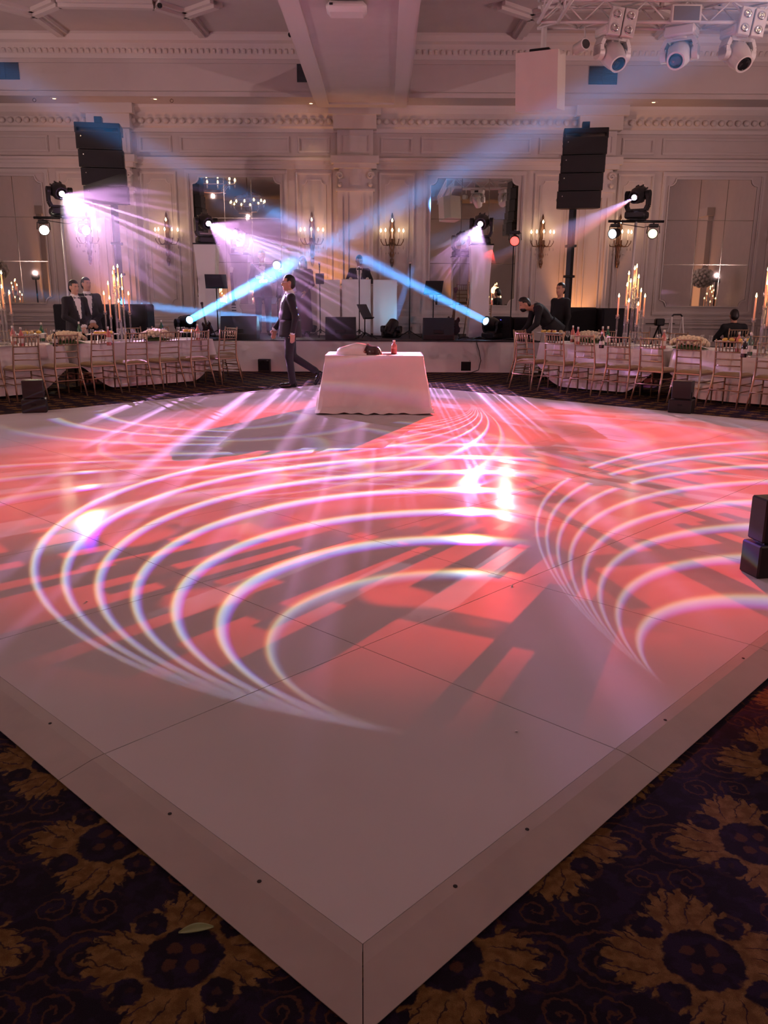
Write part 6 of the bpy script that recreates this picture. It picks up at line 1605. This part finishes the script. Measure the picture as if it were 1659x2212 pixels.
# chandeliers (hung out of the picture, mirrored in the wall)
cd0 = None
for i, (x, y) in enumerate(CHAND):
    lab = ['near the left wall above the outer tables', 'near the right wall above the outer tables', 'above the left side of the dance floor', 'above the right side of the dance floor', 'at the rear of the room'][i]
    if cd0 is None:
        t = thing('crystal_chandelier', 'ring crystal chandelier hanging ' + lab, 'chandelier', (x, y, ZC), 0, 'ballroom chandeliers'); cd0 = t
        MB().tube([(0, 0, 0), (0, 0, -1.0)], .02, 8).build('chain', M['bronze'], t)
        for k, (r, z) in enumerate(((.75, -1.45), (.55, -1.15), (.40, -1.8))): MB().tube([(r * math.cos(a), r * math.sin(a), z) for a in np.linspace(0, 2 * PI, 33)[:-1]], .02, 6, closed=True).build('ring', M['bronze'], t, True)
        for k in range(4): MB().tube([(0, 0, -.95), (.55 * math.cos(k * PI / 2), .55 * math.sin(k * PI / 2), -1.15), (.75 * math.cos(k * PI / 2), .75 * math.sin(k * PI / 2), -1.45), (.40 * math.cos(k * PI / 2), .40 * math.sin(k * PI / 2), -1.8)], .012, 6).build('arm', M['bronze'], t, True)
        for k in range(12):
            a = k * PI / 6; MB().lathe([(.001, -.16), (.03, -.10), (.02, -.03), (.001, 0)], (.75 * math.cos(a), .75 * math.sin(a), -1.46), 6).build('crystal_drop', M['crystal'], t); MB().lathe([(.015, 0), (.03, .05), (.001, .12)], (.75 * math.cos(a), .75 * math.sin(a), -1.43), 8).build('bulb', M['bulb'], t, True)
    else: dup(cd0, (x, y, ZC), i * .3, 'ring crystal chandelier hanging ' + lab)
# ------------------------------------------------------------------ haze hanging in the beams
def haze_mat(name, dens, aniso=.2):
    m = bpy.data.materials.new(name); m.use_nodes = True; g = NT(m.node_tree)
    for n in list(g.nodes):
        if n.type == 'BSDF_PRINCIPLED': g.nodes.remove(n)
    out = [n for n in g.nodes if n.type == 'OUTPUT_MATERIAL'][0]
    v = g.n('ShaderNodeVolumeScatter'); v.inputs['Density'].default_value = dens; v.inputs['Anisotropy'].default_value = aniso; v.inputs['Color'].default_value = (1, 1, 1, 1)
    g.links.new(v.outputs[0], out.inputs['Volume']); return m
M['haze_thin'] = haze_mat('drifting_haze', .06)
M['haze_half'] = haze_mat('light_drifting_haze', .032)
M['haze_far'] = haze_mat('haze_far_reach', .016)
M['haze_beam'] = haze_mat('haze_in_beam', .05)
def haze_cone(label, a, b, r0, r1, mtl, n=24):
    a, b = Vector(a), Vector(b); o = MB().tube([(0, 0, 0), b - a], [r0, r1], n).build('haze', mtl); o.location = a
    tag(o, label, 'haze', None, 'stuff'); return o
def beam_lamp(a, b, e, colour, size, spread):
    d = bpy.data.lights.new('deck_beam_lamp', 'AREA'); d.shape = 'DISK'; d.size = size; d.energy = e; d.color = colour; d.spread = math.radians(spread)
    o = bpy.data.objects.new('deck_beam_lamp', d); col.objects.link(o); o.location = a; o.rotation_euler = (Vector(b) - Vector(a)).to_track_quat('-Z', 'Y').to_euler(); return o
for k, (e, spread, col_, lab) in {1: (46, 3.6, (.08, .40, 1.), 'blue hazy beam rising from the deck light beside the left music stand'), 2: (22, 2.6, (.08, .42, 1.), 'blue hazy beam running left from behind the striding person'),
                              3: (9, 3.0, (.08, .35, 1.), 'short blue hazy beam rising in front of the white booth'), 4: (26, 3.2, (.08, .38, 1.), 'blue hazy beam crossing the booth from the equipment racks')}.items():
    a, b = BEAM[k]; d = (b - a).normalized(); L = (b - a).length * (1.25 if k in (1, 4) else 1.)
    if k == 3: L = 1.6
    beam_lamp(a + d * .02, b, e, col_, .15, spread)
    tn = math.tan(math.radians(spread / 2)) * 1.1; L1 = min(L, 3.4)
    haze_cone(lab, a + d * .025, a + d * L1, .078, .078 + L1 * tn, M['haze_beam'])
    if L > L1: haze_cone(lab.replace('blue hazy beam', 'pale far reach of the blue hazy beam'), a + d * (L1 + .01), a + d * L, .078 + L1 * tn, .078 + L * tn, M['haze_far'])
# lilac rays: each stage moving head splits part of its light through a prism into a fan of thin rays
FAN = {'A': (at(420, 640, 13.2), 19, 3.6, 8500, 26., 'lilac hazy rays fanning from the left lamp tree'), 'B': (at(740, 662, 14.6), 20, 4.2, 5600, 34., 'lilac hazy rays fanning across the stage from the left stage column'),
       'C': (at(968, 650, 15.2), 17, 2.0, 6000, 40., 'lilac hazy rays fanning from the stage column by the bar stool'), 'D': (at(1010, 628, 13.6), 5.5, 2.9, 3200, 0, 'lilac hazy ray slanting from the right lamp tree')}
for k, (tgt, half, L, e, dens, lab) in FAN.items():
    a = HEAD[k]; d = (tgt - a).normalized()
    o = spot('prism_ray_lamp', a + d * .01, tgt, e, (1, 1, 1), half * 2, .3, .015); o.data.use_nodes = True
    g = NT(o.data.node_tree); em = [n for n in g.nodes if n.type == 'EMISSION'][0]
    I = g.n('ShaderNodeNewGeometry').outputs['Incoming']; R3 = basis(d)
    def dot(v):
        n = g.n('ShaderNodeVectorMath', operation='DOT_PRODUCT'); g.links.new(I, n.inputs[0]); n.inputs[1].default_value = v; return n.outputs['Value']
    u, w = dot(tuple(R3 @ Vector((1, 0, 0)))), dot(tuple(R3 @ Vector((0, 0, 1))))
    if dens:
        ph = g.m('ARCTAN2', dot((0, 0, 1)), dot((1, 0, 0)))     # blades around the room's long axis
        n1 = g.noise(g.vec(g.mul(ph, dens), .0), 1., 1.5, .6)
        ray_ = g.step(n1, .50, .68)
        hue = g.mix(g.noise(g.vec(u, w), 7., 1.), (.95, .32, .70), (.55, .42, 1.))
        g.links.new(hue, em.inputs['Color']); g.put(em.inputs['Strength'], g.add(.16, g.mul(ray_, 1.9)))
    else:
        g.links.new(g.mix(g.step(w, -.05, .05), (1., .22, .22), (.55, .42, 1.)), em.inputs['Color']); em.inputs['Strength'].default_value = 1.
    haze_cone(lab, a + d * .02, a + d * L, .05, L * math.tan(math.radians(half)) * 1.05, M['haze_half' if k == 'C' else 'haze_thin'])
